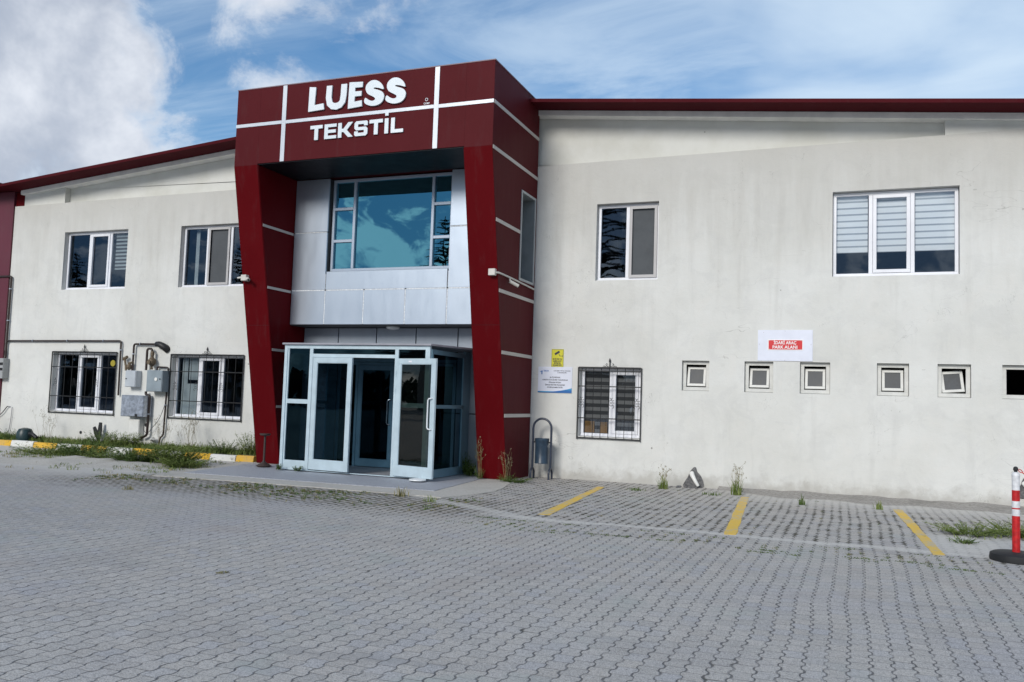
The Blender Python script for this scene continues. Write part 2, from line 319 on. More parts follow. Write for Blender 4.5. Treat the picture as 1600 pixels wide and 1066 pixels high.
# ------------------------------------------------------------------ mesh builder
class MB:
    def __init__(s): s.v = []; s.f = []
    def quad(s, *p): i = len(s.v); s.v += [tuple(a) for a in p]; s.f.append(tuple(range(i, i+len(p)))); return s
    def box(s, x0, x1, y0, y1, z0, z1):
        i = len(s.v)
        s.v += [(x, y, z) for z in (z0, z1) for y in (y0, y1) for x in (x0, x1)]
        s.f += [tuple(i+k for k in q) for q in ((0, 2, 3, 1), (4, 5, 7, 6), (0, 1, 5, 4), (2, 6, 7, 3), (0, 4, 6, 2), (1, 3, 7, 5))]
        return s
    def prism(s, pts, ax, a, b):
        def mk(p, t): return {'x': (t, p[0], p[1]), 'y': (p[0], t, p[1]), 'z': (p[0], p[1], t)}[ax]
        i = len(s.v); n = len(pts)
        s.v += [mk(p, a) for p in pts]+[mk(p, b) for p in pts]
        s.f.append(tuple(range(i, i+n))); s.f.append(tuple(range(i+2*n-1, i+n-1, -1)))
        for k in range(n): s.f.append((i+k, i+(k+1) % n, i+n+(k+1) % n, i+n+k))
        return s
    def tube(s, pts, r, n=8, r2=None, cap=True):
        pts = [Vector(p) for p in pts]; i0 = len(s.v); up = None
        m = len(pts)
        for k, p in enumerate(pts):
            tn = (pts[min(k+1, m-1)]-pts[max(k-1, 0)]).normalized()
            if up is None:
                up = tn.cross(Vector((0, 0, 1)) if abs(tn.z) < .9 else Vector((1, 0, 0))).normalized()
            up = (up-tn*up.dot(tn)).normalized(); bi = tn.cross(up)
            rr = r if r2 is None else r+(r2-r)*k/(m-1)
            for j in range(n):
                a = 2*math.pi*j/n; s.v.append(tuple(p+up*math.cos(a)*rr+bi*math.sin(a)*rr))
        for k in range(m-1):
            for j in range(n):
                a = i0+k*n+j; b = i0+k*n+(j+1) % n; s.f.append((a, b, b+n, a+n))
        if cap: s.f.append(tuple(range(i0+n-1, i0-1, -1))); s.f.append(tuple(i0+(m-1)*n+j for j in range(n)))
        return s
    def lathe(s, prof, c, n=24):
        i0 = len(s.v)
        for r, z in prof:
            for j in range(n):
                a = 2*math.pi*j/n; s.v.append((c[0]+r*math.cos(a), c[1]+r*math.sin(a), c[2]+z))
        for k in range(len(prof)-1):
            for j in range(n):
                a = i0+k*n+j; b = i0+k*n+(j+1) % n; s.f.append((a, b, b+n, a+n))
        s.f.append(tuple(range(i0+n-1, i0-1, -1))); s.f.append(tuple(i0+(len(prof)-1)*n+j for j in range(n)))
        return s
    def add(s, o, M=None):
        i = len(s.v); s.v += [tuple(M @ Vector(p)) if M else p for p in o.v]; s.f += [tuple(i+k for k in f) for f in o.f]; return s
    def build(s, name, mat, parent=None, bevel=0, smooth=False, origin=None, recalc=True):
        off = Vector((0, 0, 0)); q = parent
        while q: off += q.location; q = q.parent
        if origin is not None: off = Vector(origin)
        me = bpy.data.meshes.new(name); me.from_pydata([tuple(Vector(p)-off) for p in s.v], [], s.f)
        me.materials.append(mat)
        if recalc or bevel or smooth:
            b = bmesh.new(); b.from_mesh(me)
            if recalc: bmesh.ops.recalc_face_normals(b, faces=b.faces)
            if bevel: bmesh.ops.bevel(b, geom=[e for e in b.edges if e.calc_face_angle(0) > .6], offset=bevel, segments=1, affect='EDGES')
            if smooth:
                for f in b.faces: f.smooth = True
            b.to_mesh(me); b.free()
        o = bpy.data.objects.new(name, me); S.collection.objects.link(o)
        if parent: o.parent = parent
        if origin is not None and not parent: o.location = off
        if smooth and hasattr(me, 'set_sharp_from_angle'): me.set_sharp_from_angle(angle=R(40))
        return o
def arc(c, r, a0, a1, n, ax='xz'):
    out = []
    for i in range(n+1):
        a = R(a0+(a1-a0)*i/n); u, v = r*math.cos(a), r*math.sin(a)
        out.append({'xz': (c[0]+u, c[1], c[2]+v), 'xy': (c[0]+u, c[1]+v, c[2]), 'yz': (c[0], c[1]+u, c[2]+v)}[ax])
    return out
def tag(o, label=None, cat=None, group=None, kind=None):
    if label: o['label'] = label
    if cat: o['category'] = cat
    if group: o['group'] = group
    if kind: o['kind'] = kind
    return o
def thing(name, label, cat, loc, group=None):
    o = bpy.data.objects.new(name, None); S.collection.objects.link(o); o.location = loc; o.empty_display_size = .2
    return tag(o, label, cat, group)
def copy_tree(o, parent=None):
    c = o.copy(); S.collection.objects.link(c); c.parent = parent
    for ch in [k for k in S.objects if k.parent == o]: copy_tree(ch, c)
    return c
def text(s, name, mat, x, y, z, size, parent=None, align='CENTER', ext=.001, bold=0, squash=1, fit=None):
    cu = bpy.data.curves.new(name, 'FONT'); cu.body = s; cu.size = size; cu.align_x = align; cu.extrude = ext; cu.offset = bold; cu.resolution_u = 3
    t = bpy.data.objects.new(name+'_tmp', cu); S.collection.objects.link(t)
    me = bpy.data.meshes.new_from_object(t.evaluated_get(bpy.context.evaluated_depsgraph_get()))
    bpy.data.objects.remove(t)
    xs = [v.co.x for v in me.vertices]; wd = max(xs)-min(xs)
    k = squash if fit is None else fit/wd
    off = Vector((0, 0, 0)); q = parent
    while q: off += q.location; q = q.parent
    for v in me.vertices: v.co = Vector((x+v.co.x*k, y-v.co.z, z+v.co.y))-off
    me.materials.clear(); me.materials.append(mat)
    o = bpy.data.objects.new(name, me); S.collection.objects.link(o); o.parent = parent; return o
# ================================================================== SETTING
MB().quad((-300, -300, 0), (300, -300, 0), (300, 300, 0), (-300, 300, 0)).build('ground', pave, recalc=False)
tag(bpy.data.objects['ground'], 'grey interlocking block paving with wavy joints', kind='structure')
def sheet(name, pts, mat, z, label, jit=0, thick=.03):
    P = []
    n = len(pts)
    for i in range(n):
        a, b = pts[i], pts[(i+1) % n]; L = math.dist(a, b); k = max(1, int(L/.25)) if jit else 1
        for q in range(k):
            t = q/k; P.append((a[0]+(b[0]-a[0])*t+random.uniform(-jit, jit), a[1]+(b[1]-a[1])*t+random.uniform(-jit, jit)))
    o = MB().prism(P, 'z', z-thick, z).build(name, mat); return tag(o, label, kind='structure')
sheet('concrete_margin', [(-11.95, -4.95), (-9.4, -4.78), (-7.8, -4.8), (-6.7, -4.78), (-6.1, -4.85), (-5.75, -3.4), (-6.1, -1.9), (-6.42, -1.2), (-6.42, -.9), (-7.2, -.9), (-12.6, -.9), (-12.95, -1.15)], cement, .012, 'beige concrete margin round the entrance slab', .03)
sheet('entrance_slab', [(-11.9, -4.22), (-6.62, -4.08), (-6.98, -.55), (-11.88, -.55), (-11.88, -1.6), (-12.4, -1.6)], granite, .022, 'blue grey granite slab before the entrance doors', .006, .03)
# concrete footing apron at the foot of the right wall, a low ragged fillet
mb = MB(); n = 70; pr = []
for i in range(n+1):
    x = -2.4+12*i/n
    w_ = (.25+.75*min(1, max(0, (x+2.4)/1.2)))*(.9+.35*noise.noise(Vector((x*1.3, 0, 0))))+.05*noise.noise(Vector((x*6, 2, 0)))
    h_ = .035+.03*noise.noise(Vector((x*2, 5, 0)))+.02*noise.noise(Vector((x*9, 5, 0)))
    pr.append([(x, -w_, -.004), (x, -w_*.93, .008), (x, -w_*.45, .5*h_+.006), (x, 0.01, h_+.02)])
for a, b in zip(pr, pr[1:]):
    for k in range(3): mb.quad(a[k], b[k], b[k+1], a[k+1])
tag(mb.build('cement_apron', apron_m), 'rough grey cement strip at foot of the wall', kind='structure')
# soil bed behind the kerb + dusty mound in front
mb = MB(); g = {}
NX, NY = 80, 10
for i in range(NX+1):
    for j in range(NY+1):
        x = -30+17.5*i/NX; y = -1.12+1.13*j/NY
        g[i, j] = (x, y, .10+.05*noise.noise(Vector((x*1.5, y*3, 0)))+.05*(j/NY))
for i in range(NX):
    for j in range(NY): mb.quad(g[i, j], g[i+1, j], g[i+1, j+1], g[i, j+1])
tag(mb.build('soil_bed', soil, smooth=True), 'dark soil strip between kerb and wall', kind='structure')
mb = MB(); g = {}
NX, NY = 60, 30
for i in range(NX+1):
    for j in range(NY+1):
        x = -19+7*i/NX; y = -5.6+4.4*j/NY
        u = (x+15.2)/3.0+(y+3.2)*.25; v = (y+3.5)/1.5-(x+15)*.28
        e = max(0, 1-(u*u+v*v))
        z = -.01+e*(.07+.08*noise.noise(Vector((x*1.1, y*1.3, 1)))+.02*noise.noise(Vector((x*6, y*6, 1))))
        g[i, j] = (x, y, z)
for i in range(NX):
    for j in range(NY): mb.quad(g[i, j], g[i+1, j], g[i+1, j+1], g[i, j+1])
tag(mb.build('dusty_mound', cement, smooth=True), 'low dusty mound of sand before the kerb', kind='structure')
# ================================================================== FACTORY BUILDING
bld = thing('factory_building', 'long off-white rendered factory building with red roof edge and red entrance portal', 'building', (-9.4, 0, 0))
def ledge(x): return 6.69+(x+22.3)*.0042
def slope(x): return 7.82+.085*(x+14.2) if x < -8.92 else 7.99-.099*(x+6.1)
WIN = dict(A=(-20.34, -18.05, 4.25, 5.86), B=(-16.25, -13.98, 4.25, 5.86), C=(-20.44, -18.15, .91, 2.53), D=(-16.28, -14.02, .91, 2.5),
           E=(-5.32, -4.01, .91, 2.35), F=(-5.04, -3.71, 4.2, 5.84), G=(-.33, 1.86, 4.18, 5.83))
HX = [-3.17, -1.94, -.9, .47, 1.49, 2.53]
for i, x in enumerate(HX): WIN['H%d' % i] = (x, x+.546, 1.925, 2.53)
DOOR = (-10.42, -8.4, 0, 2.45)
def wall_sheet(x0, x1, y, holes, top, depth):
    xs = sorted({x0, x1, *[h[0] for h in holes], *[h[1] for h in holes]}); zs = sorted({0, *[h[2] for h in holes], *[h[3] for h in holes]})
    mb = MB()
    for a, b in zip(xs, xs[1:]):
        k = max(1, int((b-a)/2)); 
        for q in range(k):
            c, d_ = a+(b-a)*q/k, a+(b-a)*(q+1)/k
            for i, z0 in enumerate(zs):
                last = i == len(zs)-1
                if not last and any(h[0]-1e-6 <= c and d_ <= h[1]+1e-6 and h[2]-1e-6 <= z0 and zs[i+1] <= h[3]+1e-6 for h in holes): continue
                mb.quad((c, y, z0), (d_, y, z0), (d_, y, top(d_) if last else zs[i+1]), (c, y, top(c) if last else zs[i+1]))
    for (a, b, c, e) in holes:
        for q in (((a, y, c), (a, y+depth, c), (a, y+depth, e), (a, y, e)), ((b, y, c), (b, y, e), (b, y+depth, e), (b, y+depth, c)),
                  ((a, y, e), (a, y+depth, e), (b, y+depth, e), (b, y, e)), ((a, y, c), (b, y, c), (b, y+depth, c), (a, y+depth, c))): mb.quad(*q)
    return mb
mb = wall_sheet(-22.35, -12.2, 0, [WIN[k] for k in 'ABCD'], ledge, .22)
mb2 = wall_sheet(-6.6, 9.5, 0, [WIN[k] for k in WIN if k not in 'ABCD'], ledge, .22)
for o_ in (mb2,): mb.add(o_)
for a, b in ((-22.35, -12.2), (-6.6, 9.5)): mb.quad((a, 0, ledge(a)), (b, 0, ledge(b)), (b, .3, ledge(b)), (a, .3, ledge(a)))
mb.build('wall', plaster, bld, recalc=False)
# tympanum under the eaves, set back behind the ledge, flush end pieces
mb = MB()
mb.prism([(-22.0, 6.5), (9.5, 6.5), (9.5, slope(9.5)-.02), (-8.92, slope(-8.92)-.02), (-22.0, slope(-22)-.02)], 'y', .18, .24)
mb.prism([(-22.0, ledge(-22)+.002), (-20.45, ledge(-20.45)+.002), (-20.45, slope(-20.45)-.1), (-22, slope(-22)-.1)], 'y', .012, .178)
mb.prism([(1.62, ledge(1.6)+.002), (9.5, ledge(9.5)+.002), (9.5, max(slope(9.5)-.1, ledge(9.5)+.01)), (1.62, slope(1.6)-.1)], 'y', .012, .178)
mb.build('upper_wall', plaster2, bld)
mb = MB()
for a, b in ((-22.05, -12.3), (-6.45, 9.5)):
    mb.prism([(a, slope(a)-.15), (b, slope(b)-.15), (b, slope(b)-.035), (a, slope(a)-.035)], 'y', -.09, .176)
mb.build('eaves_trim', white_paint, bld)
mb = MB()
ys = (-.65, 14)
def rp(x, dz=0): return (x, slope(x)+dz)
mb.prism([rp(-22.3, -.03), rp(-8.92, -.03), rp(9.5, -.03), rp(9.5, .02), rp(-8.92, .02), rp(-22.3, .02)], 'y', *ys)
mb.prism([rp(-22.3, -.045), rp(-8.92, -.045), rp(9.5, -.045), rp(9.5, .03), rp(-8.92, .03), rp(-22.3, .03)], 'y', -.67, -.652)
mb.build('roof', redroof, bld)
# dark rooms behind the openings
mb = MB()
mb.quad((-22.2, 4.5, 0), (9.5, 4.5, 0), (9.5, 4.5, 6.6), (-22.2, 4.5, 6.6)); mb.quad((-22.2, .3, 3.3), (9.5, .3, 3.3), (9.5, 4.5, 3.3), (-22.2, 4.5, 3.3))
mb.quad((-22.2, .25, 6.5), (9.5, .25, 6.5), (9.5, 4.5, 6.5), (-22.2, 4.5, 6.5)); mb.quad((-22.2, .25, .02), (9.5, .25, .02), (9.5, 4.5, .02), (-22.2, 4.5, .02)); mb.quad((-11.8, -.54, .03), (-7.05, -.54, .03), (-7.05, .25, .03), (-11.8, .25, .03))
for x in (-22.2, -17.2, -13, -5.6, -3.4, -1.4, 2.3, 9.5): mb.quad((x, .25, 0), (x, 4.5, 0), (x, 4.5, 6.6), (x, .25, 6.6))
mb.build('interior', dark_wall, bld, recalc=False)
# windows
def frame_ring(mb, x0, x1, z0, z1, w_, y0, y1):
    mb.box(x0, x1, y0, y1, z0, z0+w_).box(x0, x1, y0, y1, z1-w_, z1).box(x0, x0+w_, y0, y1, z0+w_, z1-w_).box(x1-w_, x1, y0, y1, z0+w_, z1-w_)
def window(key, mull, sash=(), net=(), blind=None, slot=None, recess=.13):
    x0, x1, z0, z1 = WIN[key]; g = .008; x0 += g; x1 -= g; z0 += g; z1 -= g
    mb = MB(); y0, y1 = recess, recess+.06; fw = .062
    frame_ring(mb, x0, x1, z0, z1, fw, y0, y1)
    xs = [x0]+[x0+(x1-x0)*f for f in mull]+[x1]
    for x in xs[1:-1]: mb.box(x-.035, x+.035, y0-.002, y1, z0+fw, z1-fw)
    for i in sash:
        a = xs[i]+(.035 if i else fw); b = xs[i+1]-(.035 if i+2 < len(xs) else fw)
        frame_ring(mb, a+.004, b-.004, z0+fw+.004, z1-fw-.004, .065, y0-.018, y1-.01)
    # sill drip
    mb.box(x0, x1, y0-.03, y0-.001, z0-.002, z0+.02)
    f = mb.build('window', white_pvc, bld, bevel=.004)
    pm = MB()
    for i in range(len(xs)-1):
        if i in net: continue
        pm.quad((xs[i], y1-.03, z0+.03), (xs[i+1], y1-.03, z0+.03), (xs[i+1], y1-.03, z1-.03), (xs[i], y1-.03, z1-.03))
    pm.build('pane', pane, f, recalc=False)
    for i in net:
        a = xs[i]+.04; b = xs[i+1]-.04
        nf = MB(); frame_ring(nf, a, b, z0+fw-.01, z1-fw+.01, .06, y0-.03, y0-.019); nf.build('net_frame', grey_pvc, f)
        MB().quad((a+.05, y1-.03, z0+.1), (b-.05, y1-.03, z0+.1), (b-.05, y1-.03, z1-.1), (a+.05, y1-.03, z1-.1)).build('insect_net', net_m, f, recalc=False)
    return f, xs, z0, z1
def grille(f, key, hz, nb, fin):
    x0, x1, z0, z1 = WIN[key]; mb = MB(); y = -.035; b = .011
    x0 -= .02; x1 += .02; z0 -= .03; z1 += .01
    mb.box(x0-b, x0+b, y-b, y+b, z0-.03, z1).box(x1-b, x1+b, y-b, y+b, z0-.03, z1)
    for z in (z0, z1-.005): mb.box(x0+b, x1-b, y-b, y+b, z-.014, z+.014)
    mb.box(x0+b, x1-b, y-.01, y+.01, z1-.085, z1-.068)
    for h in hz: z = z1+(z0-z1)*h; mb.box(x0+b, x1-b, y-.006, y+.006, z-.011, z+.011)
    for i in range(1, nb):
        x = x0+(x1-x0)*i/nb; mb.tube([(x, y-.012, z0), (x, y-.012, z1)], .0065, 6)
    cx = (x0+x1)/2
    for k in range(4):
        zc = z0+(z1-z0)*.52
    for x in fin:
        xx = x0+(x1-x0)*x; zc = z0+(z1-z0)*.5
        for s_ in (-1, 1):
            for t_ in (-1, 1): mb.tube(arc((xx+s_*.032, y-.02, zc+t_*.075), .03, 90*t_, 90*t_+s_*250, 8), .005, 5)
            mb.tube(arc((xx+s_*.03, y-.02, zc), .022, 0, 360, 10), .004, 5, cap=False)
    # crown finial
    mb.tube([(cx, y, z1), (cx, y, z1+.11)], .011, 6).lathe([(.0, .1), (.022, .12), (.018, .15), (.003, .20)], (cx, y, z1), 8)
    for s_ in (-1, 1):
        mb.tube([(cx+s_*.02, y, z1+.015), (cx+s_*.06, y, z1+.03), (cx+s_*.085, y, z1+.06), (cx+s_*.07, y, z1+.085), (cx+s_*.05, y, z1+.07)], .006, 5)
        mb.tube([(cx+s_*.08, y, z1+.02), (cx+s_*.13, y, z1+.03), (cx+s_*.15, y, z1+.015)], .006, 5)
    # standoffs
    for x in (x0, x1):
        for z in (z0+.02, z1-.02): mb.box(x-.008, x+.008, y+b, -.001, z-.008, z+.008)
    mb.build('window_grille', black_iron, f)
blind_w = principled('white_blind', (.90, .93, .94), .7)
blind_g = principled('grey_blind_mesh', (.42, .46, .50), .8)
blind_dk = principled('dark_blind', (.045, .046, .05), .8)
curtain_m = principled('pale_curtain', (.34, .40, .42), .9, var=.1)
def zebra(f, xs, ids, ztop, zbot, y, pitch, a, b, frac=.72):
    for i in ids:
        m1, m2 = MB(), MB(); x0, x1 = xs[i]+.05, xs[i+1]-.05; z = ztop
        while z > zbot:
            zb = max(zbot, z-pitch*frac); m1.box(x0, x1, y, y+.004, zb, z)
            if zb > zbot: m2.box(x0, x1, y+.001, y+.003, max(zbot, z-pitch), zb)
            z -= pitch
        q = m1.build('blind', a, f)
        if m2.v: m2.build('blind_mesh_band', b, f)
f, xs, z0, z1 = window('A', (.36, .69), (1,)); zebra(f, xs, (2,), z1-.05, z0+.55, .25, .1, blind_dk, curtain_m, .5)
f, xs, z0, z1 = window('B', (.345, .68), (), (1,)); MB().box(xs[0]+.25, xs[0]+.36, .3, .32, z0, z1).build('curtain', curtain_m, f)
f, xs, z0, z1 = window('C', (.355, .69), (1,)); grille(f, 'C', (.25, .73), 9, (.09, .38, .72))
yel_dot = principled('yellow_sticker', (.36, .30, .03), .7)
MB().tube([(xs[2]+.42, .145, z1-.27), (xs[2]+.42, .151, z1-.27)], .085, 20).build('round_sticker', yel_dot, f)
f, xs, z0, z1 = window('D', (.345, .67), (1,)); grille(f, 'D', (.27, .73), 10, (.09, .38, .72))
MB().box(xs[0]+.1, xs[1]-.07, .27, .29, z0+.05, z0+.85).box(xs[0]+.1, xs[0]+.28, .27, .285, z0+.85, z1-.06).box(xs[0]+.3, xs[1]-.07, .29, .30, z0+.95, z1-.06).build('curtain', curtain_m, f)
f, xs, z0, z1 = window('E', (.5,), (1,)); grille(f, 'E', (.27, .72), 8, (.06, .54, .94))
zebra(f, xs, (0, 1), z1-.04, z0+.06, .24, .155, principled('dim_blind', (.20, .20, .20), .8), blind_dk, .5)
card_m = principled('cardboard', (.26, .15, .055), .85, var=.1)
MB().box(xs[0]+.05, xs[0]+.28, .205, .235, z0+.07, z0+.31).box(xs[0]+.4, xs[0]+.56, .205, .235, z0+.07, z0+.3).build('cardboard_box', card_m, f)
f, xs, z0, z1 = window('F', (.49,), (), (1,))
f, xs, z0, z1 = window('G', (.31, .645), (1,)); zebra(f, xs, (0, 1, 2), z1-.05, z0+.48, .235, .125, blind_w, blind_g, .74)
# small top-hung lights
for i in range(6):
    x0, x1, z0, z1 = WIN['H%d' % i]; g = .006; mb = MB(); frame_ring(mb, x0+g, x1-g, z0+g, z1-g, .07, .09, .15)
    f = mb.build('window', small_pvc, bld, bevel=.004)
    if i < 5:
        sm = MB(); frame_ring(sm, -.185, .185, 0, .40, .05, -.02, .02)
        tilt = (.24, .27, .22, .2, .26)[i]
        Mx = Matrix.Translation(((x0+x1)/2, .13, z0+.095)) @ Matrix.Rotation(-tilt, 4, 'X')
        if i == 4: Mx = Mx @ Matrix.Rotation(R(-5), 4, 'Y')
        s2 = MB().add(sm, Mx).build('sash', small_pvc, f, bevel=.003)
        pm = MB().quad((-.15, 0, .04), (.15, 0, .04), (.15, 0, .37), (-.15, 0, .37)); MB().add(pm, Mx).build('pane', frost_m, f, recalc=False)
# ---- portal
YF, ZB, ZT = -2.6, 6.5, 8.15
def yf(z): return -1.3-1.3*(z-.05)/6.43 if z < 6.48 else YF
mb = MB()
mb.box(-11.87, -7.0, YF, -.02, ZB, ZT)                     # head
mb.prism([(-1.29, 0), (YF, 6.48), (YF, ZT), (-.02, ZT), (-.02, 0)], 'x', -12.48, -11.872)
# right pillar with an opening in its side
X1, X0 = -6.4, -6.998; ya, yb, za, zb = -.93, -.16, 4.15, 5.95
side = [(-1.29, 0), (YF, 6.48), (YF, ZT), (-.02, ZT), (-.02, 0)]
mb.quad(*[(X0, y, z) for y, z in side][::-1])
mb.quad((X1, -1.29, 0), (X1, yf(za), za), (X1, yf(zb), zb), (X1, YF, 6.48), (X1, YF, ZT), (X1, ya, ZT), (X1, ya, zb), (X1, ya, za), (X1, ya, 0))
mb.quad((X1, ya, 0), (X1, ya, za), (X1, yb, za), (X1, yb, 0)); mb.quad((X1, ya, zb), (X1, ya, ZT), (X1, yb, ZT), (X1, yb, zb)); mb.quad((X1, yb, 0), (X1, yb, za), (X1, yb, zb), (X1, yb, ZT), (X1, -.02, ZT), (X1, -.02, 0))
for a, b in zip(side, side[1:]+side[:1]): mb.quad((X0, *a), (X1, *a), (X1, *b), (X0, *b))
portal = mb.build('portal', red, bld, recalc=False)
# deep red facings on the slanting pillar fronts and their inner cheeks
def facing(mb, x0, x1, z0, z1):
    mb.quad((x0, yf(z0)-.006, z0), (x1, yf(z0)-.006, z0), (x1, yf(z1)-.006, z1), (x0, yf(z1)-.006, z1))
for x0, x1 in ((-12.478, -11.873), (-6.998, -6.402)):
    mb = MB(); facing(mb, x0, x1, .02, 3.07); facing(mb, x0, x1, 3.085, 6.47)
    mb.build('pillar_facing', red_deep, portal, recalc=False)
mb = MB()
mb.prism([(-1.3, .0), (-2.59, 6.47), (-.6, 6.47), (-.6, 0)], 'x', -11.868, -11.858)
mb.build('pillar_cheek', red_deep, portal); mb = MB()
mb.prism([(-1.3, .0), (-2.59, 6.47), (-.6, 6.47), (-.6, 0)], 'x', -7.012, -7.002)
mb.build('pillar_cheek', red_deep, portal)
def strips(name, mat, lst):
    for a in lst: MB().box(*a).build(name, mat, portal)
e = .012
strips('front_strip', strip_m, [(-11.29, -11.19, YF-e, YF, ZB+.001, ZT-.005), (-7.68, -7.58, YF-e, YF, ZB+.001, ZT-.005),
    (-12.48, -11.292, YF-e, YF, 7.32, 7.39), (-11.188, -7.682, YF-e, YF, 7.315, 7.385), (-7.578, -6.402, YF-e, YF, 7.31, 7.38)])
strips('side_strip', strip_d, [(X1, X1+.01, yf(z)+.02, -.02 if not (4.15 < z < 5.95) else ya-.05, z-.035, z+.035) for z in (7.345, 6.46, 5.1, 3.75, 2.55, 1.3)])
strips('cheek_strip', strip_d, [(-11.857, -11.85, yf(z)+.02, -1.22, z-.028, z+.028) for z in (5.22, 3.9)]+[(-11.857, -11.85, yf(z)+.02, -.62, z-.028, z+.028) for z in (2.55, 1.3)])
strips('coping', principled('pale_coping', (.22, .14, .16), .5, metal=.0), [(-12.49, -6.39, YF-.008, -.3, ZT+.001, ZT+.02)])
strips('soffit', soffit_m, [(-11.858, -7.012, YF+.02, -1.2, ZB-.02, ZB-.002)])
# slit window in the portal side
mb = MB()
for q in (((ya, za), (ya, zb)), ((yb, zb), (yb, za)), ((ya, zb), (yb, zb)), ((yb, za), (ya, za))):
    mb.quad((X1, *q[0]), (X1, *q[1]), (X1-.28, *q[1]), (X1-.28, *q[0]))
sw = mb.build('slit_window', principled('grey_reveal', (.20, .22, .23), .5, var=.1), portal, recalc=False)
mb = MB(); t_ = .05
for a, b, c, d_ in ((ya-t_, ya, za-t_, zb+t_), (yb, yb+t_, za-t_, zb+t_), (ya, yb, zb, zb+t_), (ya, yb, za-t_, za)): mb.box(X1+.001, X1+.018, a, b, c, d_)
mb.build('frame', principled('grey_frame', (.40, .42, .42), .45, var=.08), sw)
MB().quad((X1-.27, ya, za), (X1-.27, yb, za), (X1-.27, yb, zb), (X1-.27, ya, zb)).build('pane', principled('slit_pane', (.17, .20, .22), .12), sw, recalc=False)
# ---- silver cladding round the bay window
mb = MB(); gr = .012; ySF = -1.2
def pan(x0, x1, z0, z1): mb.box(x0+gr, x1-gr, ySF, ySF+.04, z0+gr, z1-gr)
BX = [-11.858, -10.95, -9.95, -8.92, -7.92, -7.012]
for a, b in zip(BX, BX[1:]): pan(a, b, 3.15, 3.93)
for a, b in ((BX[0], BX[1]), (BX[4], BX[5])): pan(a, b, 3.93, 5.25); pan(a, b, 5.25, 6.48)
pan(BX[1], BX[4], 3.93, 4.36)
clad = mb.build('silver_cladding', silver, bld, bevel=.004)
mb = MB()   # backing + underside
mb.box(-11.858, -7.012, -1.158, -.61, 3.155, 4.34).box(-11.858, -10.965, -1.158, -.61, 4.34, 6.47).box(-7.905, -7.012, -1.158, -.61, 4.34, 6.47).box(-10.965, -7.905, -.75, -.61, 4.34, 6.47)
mb.build('cladding_backing', principled('dark_backing', (.05, .055, .06), .6, var=.2), bld)
mb = MB()
for x in BX[1:-1]: mb.box(x-.011, x+.009, ySF+.004, ySF+.03, 3.17, 3.92)
for a, b in zip(BX, BX[1:]): mb.box(a+.02, b-.02, ySF+.003, ySF+.03, 3.919, 3.941)
mb.box(BX[1]-.011, BX[1]-.003, ySF+.004, ySF+.03, 3.95, 4.3); mb.box(BX[4]+.003, BX[4]+.011, ySF+.004, ySF+.03, 3.95, 4.3)
for a, b in ((BX[0], BX[1]), (BX[4], BX[5])): mb.box(a+.02, b-.02, ySF+.003, ySF+.03, 5.242, 5.256)
mb.build('joint_sealant', principled('white_sealant', (.75, .78, .8), .5, var=.25, vscale=25), clad)
# bay window
bx0, bx1, bz0, bz1 = -10.94, -7.925, 4.37, 6.46; yb0, yb1 = -1.06, -.99
mb = MB(); frame_ring(mb, bx0, bx1, bz0, bz1, .06, yb0, yb1)
m1x, m2x = -10.37, -8.41
for x in (m1x, m2x): mb.box(x-.032, x+.032, yb0-.003, yb1, bz0+.06, bz1-.06)
for a, b in ((bx0+.06, m1x-.032), (m2x+.032, bx1-.06)):
    for z in (5.06, 5.79): mb.box(a, b, yb0-.001, yb1, z-.032, z+.032)
bay = mb.build('bay_window', principled('silver_frame', (.45, .52, .62), .35, metal=.3), bld, bevel=.004)
pm = MB().quad((m1x+.01, yb1-.02, bz0+.03), (m2x-.01, yb1-.02, bz0+.03), (m2x-.01, yb1-.02, bz1-.03), (m1x+.01, yb1-.02, bz1-.03)); pm.build('pane', pane_teal, bay, recalc=False)
for a, b in ((bx0+.03, m1x-.01), (m2x+.01, bx1-.03)):
    for c, d_ in ((bz0+.03, 5.05), (5.07, 5.78), (5.8, bz1-.03)):
        MB().quad((a, yb1-.02, c), (b, yb1-.02, c), (b, yb1-.02, d_), (a, yb1-.02, d_)).build('pane', pane_teal if c < 5.8 else pane_teal, bay, recalc=False)
# ---- lower entrance wall of grey panels, with inner double door
mb = MB(); LX = [-11.858, -10.92, -9.92, -8.92, -7.9, -7.012]; g = .012; lz = [(0.03, 1.29), (1.29, 2.62), (2.62, 3.14)]
for a, b in zip(LX, LX[1:]):
    for c, d_ in lz:
        if c < 2.4 and -10.45 < (a+b)/2 < -8.3: continue
        mb.box(a+g, min(b-g, 99), -.62, -.58, c+g, d_-g)
lw = mb.build('entrance_wall', panel_mat('grey_panel', (.27, .31, .36), (.30, .34, .39), .4, metal=.2), bld, bevel=.003)
mb = MB(); mb.box(-11.85, -10.92, -.578, -.5, .02, 3.14).box(-7.9, -7.02, -.578, -.5, .02, 3.14).box(-10.92, -7.9, -.578, -.5, 2.44, 3.14)
mb.box(-11.86, -7.01, -1.15, -.58, 3.142, 3.152)
mb.build('wall_backing', MATS['dark_backing'], bld)
mb = MB(); frame_ring(mb, -10.9, -7.92, -.1, 2.44, .07, -.61, -.55); mb.box(-10.9, -7.92, -.61, -.56, 2.3, 2.36)
mb.box(-10.42, -10.36, -.61, -.55, 0, 2.3).box(-8.5, -8.44, -.61, -.55, 0, 2.3)
idf = mb.build('inner_door_frame', shaded_alu, bld, bevel=.003)
pm = MB()
for a, b, c, d_ in ((-10.83, -10.42, .04, 2.3), (-8.44, -7.99, .04, 2.3), (-10.83, -7.99, 2.36, 2.37)): pm.quad((a, -.58, c), (b, -.58, c), (b, -.58, d_), (a, -.58, d_))
pm.build('pane', pane_dark, idf, recalc=False)
